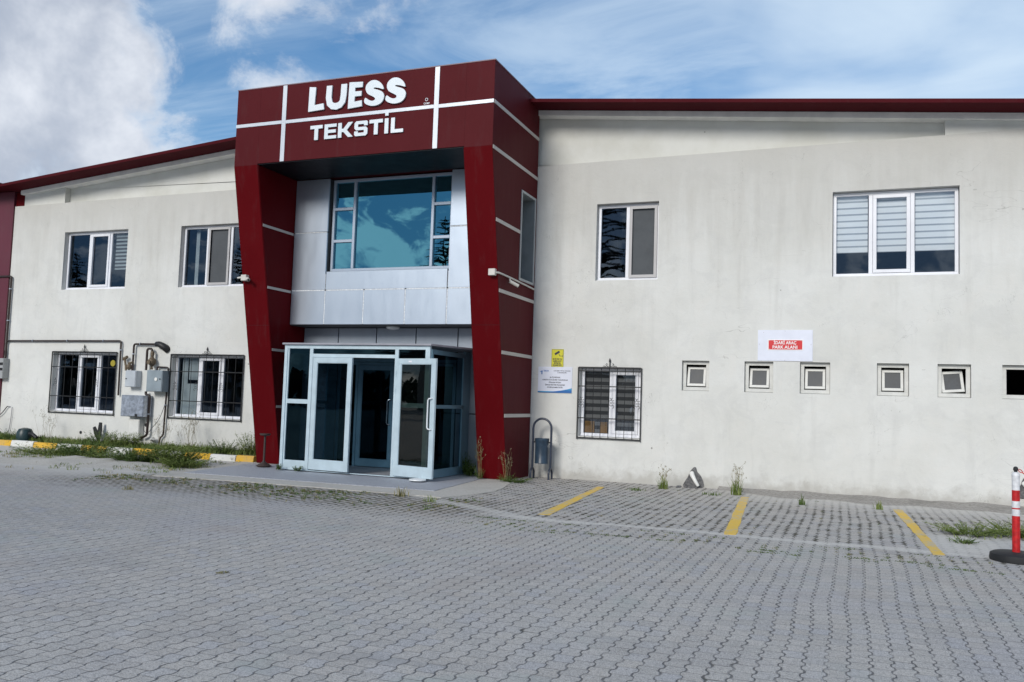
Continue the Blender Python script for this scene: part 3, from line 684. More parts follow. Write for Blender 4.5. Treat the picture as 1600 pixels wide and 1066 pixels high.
def door_leaf(w_, h_, fw, bot, mat, pmat, hx, name='door_leaf', both=True):
    """local: hinge at origin, leaf along +x, front is -y"""
    mb = MB(); mb.box(0, w_, -.025, .025, 0, bot).box(0, w_, -.025, .025, h_-fw, h_).box(0, fw, -.025, .025, bot, h_-fw).box(w_-fw, w_, -.025, .025, bot, h_-fw)
    mb.box(fw-.001, fw+.012, -.018, .018, bot, h_-fw).box(w_-fw-.012, w_-fw+.001, -.018, .018, bot, h_-fw).box(fw, w_-fw, -.018, .018, bot-.001, bot+.012).box(fw, w_-fw, -.018, .018, h_-fw-.012, h_-fw+.001)
    for z in (.25, h_*.72, h_-.3): mb.tube([(-.012, -.028, z-.05), (-.012, -.028, z+.05)], .012, 6)
    pn = MB().quad((fw, 0, bot), (w_-fw, 0, bot), (w_-fw, 0, h_-fw), (fw, 0, h_-fw))
    hd = MB()
    for s_ in ((-1, 1) if both else (-1,)):
        x = w_-fw*.5; z0, z1 = hx
        hd.tube([(x, s_*.02, z0), (x-.01, s_*.06, z0+.0), (x-.05, s_*.075, z0+.01), (x-.07, s_*.075, z0+.04), (x-.07, s_*.075, z1-.04), (x-.05, s_*.075, z1-.01), (x-.01, s_*.06, z1), (x, s_*.02, z1)], .014, 8)
    return mb, pn, hd
def place_leaf(parts, Mx, parent, mat, pmat):
    a, b, c = parts
    o = MB().add(a, Mx).build('door', mat, parent, bevel=.003)
    return o
mbp = door_leaf(.92, 2.26, .1, .16, shaded_alu, pane_dark, (.95, 1.5))
Mx = Matrix.Translation((-10.35, -.585, .035))
idl = MB().add(mbp[0], Mx).build('inner_door', shaded_alu, bld, bevel=.003); MB().add(mbp[1], Mx).build('pane', pane_dark, idl, recalc=False); MB().add(mbp[2], Mx).build('handle', chrome, idl, smooth=True)
Mx = Matrix.Translation((-8.51, -.585, .035)) @ Matrix.Scale(-1, 4, (1, 0, 0))
idl = MB().add(mbp[0], Mx).build('inner_door', shaded_alu, bld, bevel=.003); MB().add(mbp[1], Mx).build('pane', pane_dark, idl, recalc=False); MB().add(mbp[2], Mx).build('handle', chrome, idl, smooth=True)
MB().lathe([(.14, 0), (.15, -.02), (.13, -.05), (.05, -.07)], (-9.35, -.9, 3.14), 24).build('ceiling_lamp', principled('opal_lamp', (.55, .57, .55), .4), bld, smooth=True)
# ================================================================== GLAZED PORCH
pc = thing('glazed_porch', 'pale blue aluminium glazed entrance porch with flat roof inside the red portal', 'porch', (-9.3, -2.5, .04))
y0, y1 = -2.53, -2.47; zt = 2.61
mb = MB()
mb.box(-10.97, -10.90, y0, y1, .04, zt).box(-10.888, -10.855, y0+.005, y1, .04, zt-.08).box(-10.9, -10.888, y0+.02, y1, .04, zt-.08)
mb.box(-10.855, -7.69, y0+.002, y1, 2.535, zt).box(-10.888, -10.855, y0+.002, y1, 2.53, zt)
mb.box(-10.9, -10.888, y0+.002, y1, 2.53, zt)
mb.box(-10.35, -10.27, y0, y1, .04, 2.535).box(-8.36, -8.28, y0, y1, .04, 2.535).box(-7.69, -7.59, y0, y1, .04, zt)
mb.box(-10.27, -8.36, y0+.001, y1, 2.36, 2.43)
mb.box(-10.855, -10.35, y0+.002, y1, 1.40, 1.49).box(-8.28, -7.69, y0+.002, y1, 1.40, 1.49)
mb.box(-10.855, -10.35, y0+.002, y1, .04, .24).box(-8.28, -7.69, y0+.002, y1, .04, .24)
pf = mb.build('front_frame', alu, pc, bevel=.003)
pm = MB(); y = -2.5
for a, b, c, d_ in ((-10.86, -10.35, .24, 1.4), (-10.86, -10.35, 1.49, 2.54), (-10.27, -8.36, 2.43, 2.54), (-8.28, -7.69, .24, 1.4), (-8.28, -7.69, 1.49, 2.54)): pm.quad((a, y, c), (b, y, c), (b, y, d_), (a, y, d_))
pm.build('pane', pane_dark, pf, recalc=False)
for x in (-7.62, -10.96):
    mb = MB(); mb.box(x, x+.05, -2.468, -.92, .04, .2).box(x, x+.05, -2.468, -.92, 2.46, 2.55).box(x, x+.05, -2.468, -.92, 1.40, 1.47).box(x, x+.05, -.98, -.9, .2, 2.46).box(x, x+.05, -2.468, -2.4, .2, 2.46)
    mb.box(x, x+.05, -.9, -.625, .04, 2.6)
    sf = mb.build('side_frame', shaded_alu, pc)
    MB().quad((x+.02, -2.4, .2), (x+.02, -.98, .2), (x+.02, -.98, 2.46), (x+.02, -2.4, 2.46)).build('pane', pane_dark, sf, recalc=False)
MB().prism([(-11.0, -2.58), (-7.55, -2.58), (-7.03, -.63), (-11.84, -.63)], 'z', 2.615, 2.65).build('roof', principled('porch_roof_sheet', (.36, .36, .40), .4, metal=.3, var=.1), pc)
def leaf(w_, ang, hinge, mirror, hz=(.93, 1.52)):
    a, b, c = door_leaf(w_, 2.28, .105, .2, alu, pane_leaf, hz)
    Mx = Matrix.Translation(hinge) @ Matrix.Rotation(ang, 4, 'Z') @ (Matrix.Scale(-1, 4, (1, 0, 0)) if mirror else Matrix.Identity(4))
    o = MB().add(a, Mx).build('door', alu, pc, bevel=.003)
    MB().add(b, Mx).build('pane', pane_leaf if mirror is False and ang < -R(5) and ang > -R(14) and hinge[0] > -9 else pane_dark, o, recalc=False)
    return o, c, Mx
o, c, Mx = leaf(.985, R(-5), (-10.26, -2.505, .075), False)      # left leaf, ajar
o, c, Mx = leaf(.985, R(-13), (-8.27, -2.56, .075), False)      # right leaf swung fully open
MB().add(c, Mx).build('handle', principled('white_handle', (.8, .82, .84), .3), o, smooth=True)
mb = MB()
mb.box(.30, .38, -.031, -.026, 2.205, 2.235); MB().add(mb, Mx).build('door_sticker', principled('sticker', (.85, .85, .9), .5), o)
MB().box(.935, .988, -.01, .01, 1.0, 1.2)
# threshold
MB().box(-10.27, -8.36, -2.53, -2.46, .041, .055).build('threshold', alu, pc)
# ================================================================== SIGN LETTERS
sg = thing('company_lettering', 'large white raised letters in two rows on the red portal head', 'sign', (-9.45, YF, 6.87))
def glyph(pts, name='letter'):
    return MB().prism(pts, 'y', YF-.045, YF-.013).build(name, letter_m, sg)
def smooth_closed(pts, n=5):
    out = []; m = len(pts)
    for i in range(m):
        p0, p1, p2, p3 = pts[i-1], pts[i], pts[(i+1) % m], pts[(i+2) % m]
        for k in range(n):
            t = k/n
            out.append(tuple(.5*(2*p1[a]+(p2[a]-p0[a])*t+(2*p0[a]-5*p1[a]+4*p2[a]-p3[a])*t*t+(3*p1[a]-p0[a]-3*p2[a]+p3[a])*t**3) for a in (0, 1)))
    return out
def ribbon(path, ws):
    """outline of a stroke with widths along a polyline"""
    Lp, Rp = [], []
    for i, p in enumerate(path):
        a = path[max(0, i-1)]; b = path[min(len(path)-1, i+1)]; dx_, dz_ = b[0]-a[0], b[1]-a[1]; L = math.hypot(dx_, dz_) or 1
        nx, nz = -dz_/L, dx_/L; w_ = ws[i]/2; Lp.append((p[0]+nx*w_, p[1]+nz*w_)); Rp.append((p[0]-nx*w_, p[1]-nz*w_))
    return Lp+Rp[::-1]
def sspine(cx, zc, w_, h_, th):
    a = w_/2-th/2; b = h_/4-th/4+.0
    pts = []
    zu, zl = zc+b, zc-b
    for k in range(15):
        t = R(30+k*(240/14)); pts.append((cx+a*math.cos(t), zu+b*math.sin(t)))
    for k in range(1, 15):
        t = R(90-k*(240/14)); pts.append((cx+a*math.cos(t), zl+b*math.sin(t)))
    return pts
glyph([(-10.6, 8.03), (-10.44, 8.01), (-10.46, 7.63), (-10.24, 7.65), (-10.22, 7.52), (-10.61, 7.50)])
U = [(-10.11, 8.01), (-10.12, 7.76), (-10.09, 7.63), (-10.02, 7.57), (-9.93, 7.555), (-9.84, 7.58), (-9.78, 7.65), (-9.76, 7.78), (-9.755, 8.01)]
glyph(ribbon(U, [.13, .135, .14, .14, .14, .14, .14, .14, .14]))
glyph([(-9.63, 8.03), (-9.31, 8.01), (-9.315, 7.90), (-9.49, 7.905), (-9.49, 7.825), (-9.33, 7.82), (-9.335, 7.72), (-9.49, 7.72), (-9.495, 7.61), (-9.32, 7.625), (-9.31, 7.50), (-9.645, 7.475)])
def openspline(P, n=5):
    out = []
    for i in range(len(P)-1):
        p0, p1, p2, p3 = P[max(0, i-1)], P[i], P[i+1], P[min(len(P)-1, i+2)]
        for k in range(n):
            t = k/n; out.append(tuple(.5*(2*p1[a]+(p2[a]-p0[a])*t+(2*p0[a]-5*p1[a]+4*p2[a]-p3[a])*t*t+(3*p1[a]-p0[a]-3*p2[a]+p3[a])*t**3) for a in (0, 1)))
    return out+[P[-1]]
SO = [(1518, 300), (1500, 256), (1455, 226), (1405, 230), (1368, 265), (1361, 305), (1380, 342), (1420, 362), (1446, 378), (1443, 396), (1420, 403), (1390, 394), (1362, 378), (1352, 412), (1375, 435), (1425, 446), (1480, 433), (1515, 400), (1525, 355), (1505, 322), (1465, 307), (1432, 298), (1440, 288), (1475, 291)]
for ox in (0, -.495):
    glyph(smooth_closed([(-8.32+ox+(X-1520)*.00267, 8.02-((Y-222)-(1440-X)*.12)*.00242) for X, Y in SO], 3))
zb_, zt_ = 6.885, 7.195; th = .072
def bars(lst): 
    mb = MB()
    for pts in lst: mb.prism(pts, 'y', YF-.035, YF-.013)
    return mb
def rect(a, b, c, d_): return [(a, c), (b, c), (b, d_), (a, d_)]
def outl(pts): MB().prism(pts, 'y', YF-.035, YF-.013).build('letter', letter_m, sg)
def Tg(a, b): m = (a+b)/2; outl([(a, zt_), (b, zt_), (b, zt_-th), (m+.045, zt_-th), (m+.045, zb_), (m-.045, zb_), (m-.045, zt_-th), (a, zt_-th)])
Tg(-10.54, -10.24)
a, b = -10.19, -9.9; outl([(a, zt_), (b, zt_), (b, zt_-.066), (a+.085, zt_-.066), (a+.085, 7.074), (b-.015, 7.074), (b-.015, 7.008), (a+.085, 7.008), (a+.085, zb_+.066), (b, zb_+.066), (b, zb_), (a, zb_)])
a, b = -9.86, -9.51; outl([(a, zt_), (a+.085, zt_), (a+.085, 7.07), (a+.13, 7.07), (b-.11, zt_), (b-.0, zt_), (a+.21, 7.035), (b+.01, zb_), (b-.105, zb_), (a+.13, 7.0), (a+.085, 7.0), (a+.085, zb_), (a, zb_)])
a, b = -9.47, -9.16
outl([(b, zt_-.02), (b-.03, zt_), (a+.04, zt_), (a, zt_-.04), (a, 7.05), (a+.04, 7.005), (b-.085, 7.005), (b-.085, zb_+.066), (a+.085, zb_+.066), (a+.085, zb_+.1), (a, zb_+.1), (a, zb_+.03), (a+.03, zb_), (b-.04, zb_), (b, zb_+.04), (b, 7.03), (b-.04, 7.07), (a+.085, 7.07), (a+.085, zt_-.066), (b-.085, zt_-.066), (b-.085, zt_-.1), (b, zt_-.1)])
Tg(-9.12, -8.81)
mb = bars([rect(-8.765, -8.68, zb_, zt_), rect(-8.76, -8.685, 7.25, 7.312)]); mb.build('letter', letter_m, sg)
a, b = -8.62, -8.34; outl([(a, zt_), (a+.085, zt_), (a+.085, zb_+.07), (b, zb_+.07), (b, zb_), (a, zb_)])
sm = thing('small_emblem', 'tiny white ring emblem with lettering near right end of the portal head', 'sign', (-7.85, YF, 7.42))
mb = MB().tube(arc((-7.85, YF-.008, 7.505), .028, 0, 360, 16), .006, 5, cap=False); mb.build('ring', letter_m, sm)
text('CORP', 'lettering', letter_m, -7.85, YF-.004, 7.41, .05, sm, bold=.001, fit=.13)
# ================================================================== SIGNS ON THE WALL
sp_w = principled('sign_white', (.72, .75, .85), .35, var=.04); sp_y = principled('sign_yellow', (.62, .58, .03), .4, var=.06)
sp_r = principled('sign_red', (.62, .012, .02), .4); ink = principled('ink', (.02, .025, .05), .5); ink_w = principled('white_ink', (.85, .85, .85), .5); blue_i = principled('blue_ink', (.02, .14, .42), .4); cy_i = principled('cyan_ink', (.03, .30, .55), .4)
s = thing('camera_warning_sign', 'small yellow upright sign with black camera pictogram on the right wall', 'sign', (-5.825, 0, 2.35))
MB().box(-5.96, -5.69, -.012, -.002, 2.35, 2.735).build('sign_plate', sp_y, s, bevel=.002)
mb = MB()
for a in ((-5.953, -5.697, 2.724, 2.729), (-5.953, -5.697, 2.356, 2.361)): mb.box(a[0], a[1], -.0145, -.0121, a[2], a[3])
for a in ((-5.953, -5.949), (-5.701, -5.697)): mb.box(*a, -.0145, -.0121, 2.362, 2.723)
mb.build('border', ink, s)
mb = MB()
def rot(pts, c, a): return [(c[0]+x*math.cos(a)-z*math.sin(a), c[1]+x*math.sin(a)+z*math.cos(a)) for x, z in pts]
mb.prism(rot([(-.062, -.022), (.058, -.022), (.058, .022), (-.062, .022)], (-5.83, 2.655), R(30)), 'y', -.015, -.0121)
mb.prism([(-5.80, 2.632), (-5.792, 2.636), (-5.765, 2.592), (-5.71, 2.592), (-5.71, 2.584), (-5.775, 2.584)], 'y', -.015, -.0121)
mb.prism(rect(-5.714, -5.705, 2.572, 2.604), 'y', -.0152, -.0121)
mb.build('pictogram', ink, s)
for i, (q, fw) in enumerate((('BU İŞ YERİ 7/24', .2), ('KAMERA KAYIT', .19), ('SİSTEMİ İLE', .15), ('İZLENMEKTEDİR', .2))): text(q, 'lettering', ink, -5.825, -.0135, 2.508-i*.043, .04, s, bold=.0015, fit=fw)
s = thing('notice_sign', 'white landscape notice board with blue wave foot beside the portal', 'sign', (-5.87, 0, 1.8))
MB().box(-6.25, -5.485, -.014, -.002, 1.8, 2.355).build('sign_plate', sp_w, s, bevel=.002)
W_ = [(-6.25+.765*t, 1.802+(.03+.075*max(0, (t-.45)/.55)**1.5) if True else 0) for t in [i/16 for i in range(17)]]
MB().prism([(-6.248, 1.802)]+[(x+(.002 if i == 0 else -.002 if i == 16 else 0), z) for i, (x, z) in enumerate(W_)]+[(-5.487, 1.802)], 'y', -.0162, -.0141).build('wave_band', cy_i, s)
W2 = [(-6.246+.757*i/16, 1.803+.02+.04*(i/16)**2-(.012*math.sin(i/16*math.pi*2))) for i in range(17)]
MB().prism([(-6.246, 1.803)]+W2+[(-5.489, 1.803)], 'y', -.018, -.0163).build('wave_band', blue_i, s)
for q, z, fw in (('BU İŞYERİNDE', 2.118, .23), ('TÜRKİYE İŞ KURUMU TARAFINDAN', 2.064, .57), ('FİNANSE EDİLEN', 2.01, .27), ('İŞBAŞI EĞİTİM PROGRAMI', 1.957, .44), ('DÜZENLENMEKTEDİR', 1.905, .35)):
    text(q, 'lettering', ink, -5.865, -.0155, z, .036, s, bold=.0008, fit=fw)
text('ÇALIŞMA VE İŞ KURUMU', 'lettering', ink, -5.71, -.0155, 2.262, .028, s, bold=.0005, fit=.38); text('İL MÜDÜRLÜĞÜ', 'lettering', ink, -5.71, -.0155, 2.222, .028, s, bold=.0005, fit=.2)
text('İŞKUR', 'lettering', blue_i, -6.07, -.0155, 2.255, .036, s, bold=.0012, fit=.12)
mb = MB().prism([(-6.175, 2.19), (-6.155, 2.19), (-6.15, 2.27), (-6.18, 2.27)], 'y', -.016, -.0141).prism([(-6.21, 2.25), (-6.15, 2.275), (-6.15, 2.262), (-6.205, 2.24)], 'y', -.0165, -.0141); mb.lathe([(.012, 0), (.012, .001)], (-6.16, -.0155, 2.305), 8)
mb.build('emblem', blue_i, s)
s = thing('parking_sign', 'large white board with small red plate above the row of small square windows', 'sign', (-1.18, 0, 2.55))
MB().box(-1.69, -.67, -.016, -.002, 2.545, 3.15).build('board', sp_w, s, bevel=.002)
MB().box(-1.50, -.845, -.022, -.0165, 2.755, 2.965).build('plate_border', ink_w, s)
pl = MB().box(-1.485, -.86, -.025, -.0221, 2.77, 2.95).build('red_plate', sp_r, s)
text('İDARİ ARAÇ', 'lettering', ink_w, -1.18, -.0265, 2.872, .085, s, bold=.002, fit=.42); text('PARK ALANI', 'lettering', ink_w, -1.18, -.0265, 2.787, .085, s, bold=.002, fit=.46)
mb = MB()
for x, z in ((-1.58, 3.1), (-1.66, 2.87), (-.7, 2.87), (-1.18, 3.13), (-1.18, 2.56), (-1.47, 2.94), (-.88, 2.94), (-.88, 2.78), (-1.47, 2.78)): mb.tube([(x, -.0162, z), (x, -.03, z)], .006, 6)
mb.build('screw', principled('zinc', (.4, .4, .42), .4, metal=.8), s)
# ================================================================== METERS, CABINETS, PIPES
box_g = principled('pale_grey_enamel', (.46, .50, .54), .4, var=.08); box_d = principled('blue_grey_enamel', (.26, .31, .345), .4, var=.1)
galv = principled('galvanised_steel', (.42, .46, .53), .38, metal=.7, var=.25, vscale=14); box_w = principled('ivory_plastic', (.74, .74, .71), .4, var=.08)
pipe_m = principled('dark_brown_pipe', (.028, .016, .013), .45, var=.3, vscale=6)
rust = principled('rusty_brass', (.15, .115, .075), .6, metal=.3, var=.4, vscale=30)
DB = .32
def cab(name, label, x0, x1, z0, z1, d_, mat, extra=None, y_=0):
    """front-face corners as seen on the wall plane, moved out by depth"""
    k = (17.5-d_)/17.45; x0 *= k; x1 *= k
    s = thing(name, label, 'cabinet', ((x0+x1)/2, 0, z0))
    MB().box(x0, x1, -d_, -.003, z0, z1).build('cabinet_body', mat, s, bevel=.008)
    MB().box(x0+.012, x1-.012, -d_-.012, -d_-.001, z0+.012, z1-.012).build('cabinet_door', mat, s, bevel=.004)
    if extra: extra(s, x0, x1, z0, z1, d_)
    return s
def lock(s, x, z, d_): MB().tube([(x, -d_-.012, z), (x, -d_-.03, z)], .016, 10).build('lock', black_iron, s)
cab('gas_meter_box', 'pale grey small metal cabinet, upper left of the cabinet cluster', -17.78, -17.42, 1.63, 2.06, .2, box_g, lambda s, a, b, c, d_, e_: lock(s, a+.05, (c+d_)/2, e_))
def ex2(s, a, b, c, d_, e_):
    lock(s, b-.06, (c+d_)/2+.05, e_)
    MB().tube([(a+.33, -e_-.014, c+.32), (a+.33, -e_-.035, c+.32)], .045, 14).build('round_knob', box_w, s)
cab('electric_cabinet', 'blue grey metal cabinet with round white knob, right of the small one', -17.05, -16.53, 1.53, 2.08, .28, box_d, ex2)
def ex3(s, a, b, c, d_, e_): MB().box(a+.5, a+.56, -e_-.03, -e_-.013, c+.0, c+.07).build('latch', black_iron, s)
cab('galvanised_cabinet', 'wide dented galvanised cabinet below the two grey cabinets', -17.86, -17.1, .87, 1.42, .3, galv, ex3)
cab('junction_box', 'ivory plastic box mounted under the galvanised cabinet', -17.55, -17.2, .30, .80, .16, box_w)
s = thing('meter_box', 'grey plastic meter box at the left end of the white wall', 'meter', (-22.2, 0, 1.75))
MB().box(-22.75, -22.12, -.2, -.003, 1.75, 2.32).build('meter_body', principled('meter_grey', (.34, .35, .35), .5, var=.1), s, bevel=.012)
MB().box(-22.27, -22.13, -.215, -.201, 2.13, 2.2).box(-22.27, -22.13, -.215, -.201, 1.98, 2.05).build('meter_window', black_iron, s)
MB().box(-22.7, -22.3, -.215, -.201, 1.8, 2.28).build('meter_cover', box_w, s, bevel=.004)
def pipe(name, label, pts, r, clips=(), mat=pipe_m, cat='pipe'):
    P = [Vector(p) for p in pts]; out = [P[0]]
    for i in range(1, len(P)-1):
        a, b, c = P[i-1], P[i], P[i+1]; k = min(.07, (a-b).length/2, (c-b).length/2)
        p0 = b+(a-b).normalized()*k; p2 = b+(c-b).normalized()*k
        for t in (0, .25, .5, .75, 1): out.append(p0*(1-t)**2+b*2*t*(1-t)+p2*t*t)
    out.append(P[-1])
    s = thing(name, label, cat, tuple(P[-1]))
    MB().tube(out, r, 10).build('pipe_run', mat, s, smooth=True)
    for c in clips:
        MB().tube([(c[0]-(.012 if c[3] == 'x' else 0), c[1], c[2]-(.012 if c[3] == 'z' else 0)), (c[0]+(.012 if c[3] == 'x' else 0), c[1], c[2]+(.012 if c[3] == 'z' else 0))], r+.012, 10).build('pipe_clip', galv, s)
    return s
pipe('wall_pipe', 'long dark brown pipe running along the wall above the left barred window', [(-22.25, -.06, 2.4), (-22.2, -.06, 2.82), (-17.99, -.06, 2.84), (-17.97, -.06, 1.4)], .024,
     [(-21.2, -.06, 2.826, 'x'), (-19.9, -.06, 2.831, 'x'), (-18.6, -.06, 2.838, 'x'), (-17.985, -.06, 2.6, 'z')])
pipe('corner_pipe', 'dark brown pipe dropping from the left corner to the grey meter box', [(-22.9, -.06, 4.66), (-22.22, -.06, 4.66), (-22.22, -.06, 2.32)], .03, [(-22.22, -.06, 4.3, 'z'), (-22.22, -.06, 3.4, 'z')])
pipe('gas_pipe', 'dark pipe elbowing from the small cabinet up to the black wall sleeve', [(-17.52, -.08, 2.06), (-17.52, -.08, 2.76), (-16.62, -.08, 2.76), (-16.58, .02, 2.74)], .026, [(-17.3, -.08, 2.76, 'x'), (-17.52, -.08, 2.5, 'z')])
pipe('riser_pipe', 'short dark pipe arching from the blue grey cabinet into a brass valve', [(-17.02, -.12, 2.08), (-17.02, -.12, 2.64), (-16.86, -.12, 2.64), (-16.84, -.12, 2.5)], .03)
pipe('drop_pipe', 'dark pipe dropping from the blue grey cabinet to the weeds', [(-16.98, -.12, 1.53), (-16.98, -.12, 1.45), (-16.84, -.12, 1.43), (-16.86, -.12, .4), (-17.05, -.12, .33)], .032, [(-16.85, -.12, .95, 'z')])
pipe('side_pipe', 'thin dark pipe looping down beside the right barred window', [(-16.7, -.07, 2.08), (-16.7, -.07, 2.17), (-16.33, -.07, 2.16), (-16.37, -.07, .42), (-16.47, -.07, .36), (-16.5, -.07, .13)], .023, [(-16.34, -.07, 1.9, 'z'), (-16.36, -.07, 1.2, 'z')])
s = thing('pipe_sleeve', 'black foam sleeve where a pipe enters the wall', 'pipe sleeve', (-16.5, 0, 2.66))
mb = MB(); mb.tube([(-16.75, -.09, 2.76), (-16.66, -.1, 2.76), (-16.56, -.09, 2.72), (-16.48, -.04, 2.66), (-16.46, .02, 2.62)], .07, 10, .10); mb.build('sleeve', black_iron, s, smooth=True)
s = thing('brass_valve', 'weathered brass valve hanging over the blue grey cabinet', 'valve', (-16.83, 0, 2.12))
MB().lathe([(.03, 0), (.035, .04), (.02, .06), (.05, .1), (.10, .16), (.10, .24), (.06, .29), (.035, .33), (.05, .40), (.045, .45), (.02, .48)], (-16.83, -.13, 2.1), 14).build('valve_body', rust, s, smooth=True)
MB().tube([(-16.83, -.13, 2.28), (-16.83, -.26, 2.28)], .055, 12).build('valve_wheel', rust, s)
s = thing('gas_regulator', 'rusty pipe fittings cluster on top of the small grey cabinet', 'valve', (-17.65, 0, 2.07))
MB().tube([(-17.72, -.1, 2.06), (-17.74, -.1, 2.2), (-17.78, -.1, 2.33), (-17.83, -.1, 2.4)], .028, 8).tube([(-17.83, -.1, 2.35), (-17.70, -.1, 2.42)], .04, 8).build('regulator_pipe', rust, s)
MB().lathe([(.02, 0), (.06, .03), (.075, .08), (.05, .14), (.02, .17)], (-17.6, -.12, 2.08), 12).tube([(-17.62, -.12, 2.25), (-17.5, -.12, 2.27)], .03, 8).build('regulator_body', rust, s)
def cable(name, label, pts, r=.007, mat=black_iron):
    P = [Vector(p) for p in pts]; out = []
    for i in range(len(P)-1):
        p0 = P[max(0, i-1)]; p1 = P[i]; p2 = P[i+1]; p3 = P[min(len(P)-1, i+2)]
        for k in range(6):
            t = k/6; out.append(.5*(2*p1+(p2-p0)*t+(2*p0-5*p1+4*p2-p3)*t*t+(3*p1-p0-3*p2+p3)*t**3))
    out.append(P[-1]); o = MB().tube(out, r, 5).build(name, mat, origin=tuple(P[-1])); return tag(o, label, 'cable')
cable('loose_cable', 'thin loose cable sagging between drop pipe and side pipe', [(-16.36, -.09, 1.2), (-16.5, -.1, .85), (-16.72, -.1, .6), (-16.87, -.1, .46), (-17.0, -.1, .55), (-16.95, -.1, .75)])
cable('ground_cable', 'dark cable leaving the left wall near the meter box foot', [(-22.75, -.05, .62), (-22.3, -.06, .72), (-22.05, -.05, .95), (-22.02, -.05, .98)], .012)
cable('earth_wire', 'thin grey wire hanging from the wall hook down to the weeds', [(-22.03, -.04, .97), (-21.86, -.04, .93), (-21.88, -.04, .5), (-21.93, -.04, .2)], .01, MATS['zinc'])
o = MB().tube([(-16.8, -.0, .30), (-16.72, -.10, .30), (-16.62, -.14, .33)], .045, 10).build('pipe_stub', box_w, origin=(-16.7, 0, .2), smooth=True); tag(o, 'short grey pipe stub poking out low on the wall', 'pipe')
o = MB().tube([(-19.26, .01, .37), (-19.26, -.015, .37)], .04, 12).build('vent_cap', black_iron, origin=(-19.26, 0, .37)); tag(o, 'small round black hole cap low on the wall under the left barred window', 'vent cap')
o = MB().tube([(-17.0, .01, .66), (-17.0, -.02, .66)], .05, 12).build('vent_cap', black_iron, origin=(-17.0, 0, .66)); tag(o, 'round black cap on the wall right of the ivory box', 'vent cap')
mb = MB()
for a, L in ((R(118), .42), (R(88), .5)):
    mb.prism(rot([(-.05*.4, 0), (.05*.4, 0), (.06, L*.6), (.035, L), (-.035, L), (-.06, L*.6)], (-18.45, .17), a-R(90)), 'y', -.16, -.12)
o = mb.build('metal_bracket', black_iron, origin=(-18.45, -.14, .17)); tag(o, 'forked dark metal blades standing in the weeds under the left barred window', 'scrap metal')
# dark jar-like pump in the weeds
s = thing('rounded_container', 'dark green rounded container with a spout lying in the weeds behind the striped kerb', 'container', (-20.3, -.8, .12))
MB().lathe([(.19, 0), (.21, .1), (.2, .24), (.15, .33), (.05, .36)], (-20.35, -.8, .1), 16).build('container_body', principled('container_green', (.012, .035, .04), .4, var=.3), s, smooth=True)
MB().tube([(-20.2, -.82, .32), (-20.0, -.85, .30), (-19.85, -.85, .22)], .045, 8).build('spout', black_iron, s)
# ================================================================== SECURITY CAMERAS
cam_w = principled('camera_plastic', (.62, .60, .55), .4, var=.05)
s = thing('security_camera', 'white bullet camera on a box fixed to the left portal pillar', 'security camera', (-12.43, -2.15, 4.08))
MB().box(-12.44, -12.30, -2.24, -2.13, 4.03, 4.16).build('mount_box', cam_w, s, bevel=.006)
MB().tube([(-12.30, -2.19, 4.08), (-12.18, -2.30, 4.03)], .035, 12).build('camera_body', cam_w, s, smooth=True)
MB().tube([(-12.44, -2.19, 4.11), (-12.54, -2.22, 4.09)], .022, 8).build('camera_arm', cam_w, s)
MB().tube([(-12.18, -2.302, 4.029), (-12.165, -2.316, 4.022)], .026, 12).build('lens', black_iron, s)
s = thing('security_camera', 'white bullet camera hung from a conduit on the right portal pillar side', 'security camera', (-6.5, -2.15, 4.08), )
MB().box(-6.56, -6.42, -2.22, -2.13, 4.02, 4.15).build('mount_box', cam_w, s, bevel=.006)
MB().tube([(-6.42, -2.17, 4.08), (-6.375, -2.1, 4.08), (-6.375, -1.5, 4.07), (-6.375, -.1, 4.02)], .02, 8).build('conduit', cam_w, s, smooth=True)
MB().tube([(-6.37, -1.55, 4.06), (-6.33, -1.62, 3.98)], .018, 8).build('camera_arm', cam_w, s)
MB().tube([(-6.34, -1.62, 3.98), (-6.2, -1.5, 3.90)], .036, 12).build('camera_body', cam_w, s, smooth=True)
MB().tube([(-6.199, -1.499, 3.8995), (-6.186, -1.488, 3.892)], .026, 12).build('lens', black_iron, s)
# ================================================================== LITTER BIN
bl_m = principled('blue_grey_paint', (.034, .044, .07), .35, var=.15); bin_m = principled('bin_blue', (.026, .05, .082), .4, var=.2, vscale=9)
s = thing('litter_bin', 'blue litter bin hung in an arched tube stand against the wall', 'bin', (-5.98, -.4, 0))
cx, cy = -5.98, -.4; rr = .2
P = [(cx-rr, cy, .2)]+[(cx-rr, cy, .6), (cx-rr, cy, 1.04)]+arc((cx, cy, 1.05), rr, 180, 0, 14)+[(cx+rr, cy, 1.04), (cx+rr, cy, .6), (cx+rr, cy, .2)]
MB().tube(P, .024, 12).build('arch_frame', bl_m, s, smooth=True)
for sx in (-1, 1):
    x = cx+sx*rr; MB().tube([(x, cy-.1, .0), (x, cy-.1, .12)]+[(x, cy+.1*math.cos(R(a)), .12+.1*math.sin(R(a))) for a in range(165, 0, -15)]+[(x, cy+.1, .12), (x, cy+.1, 0)], .022, 10).build('foot', bl_m, s, smooth=True)
MB().lathe([(.134, 0), (.145, .0), (.145, .02), (.139, .03), (.141, .3), (.145, .44), (.148, .45), (.153, .47), (.153, .52), (.143, .52), (.137, .5), (.13, .03)], (cx, cy, .32), 28).build('bucket', bin_m, s, smooth=True)
MB().tube([(cx-rr, cy, .76), (cx-.14, cy, .76)], .016, 8).tube([(cx+.14, cy, .76), (cx+rr, cy, .76)], .016, 8).build('pivot', black_iron, s)
MB().tube(arc((cx+.155, cy-.03, .69), .022, 0, 360, 10), .006, 5, cap=False).build('padlock', chrome, s)
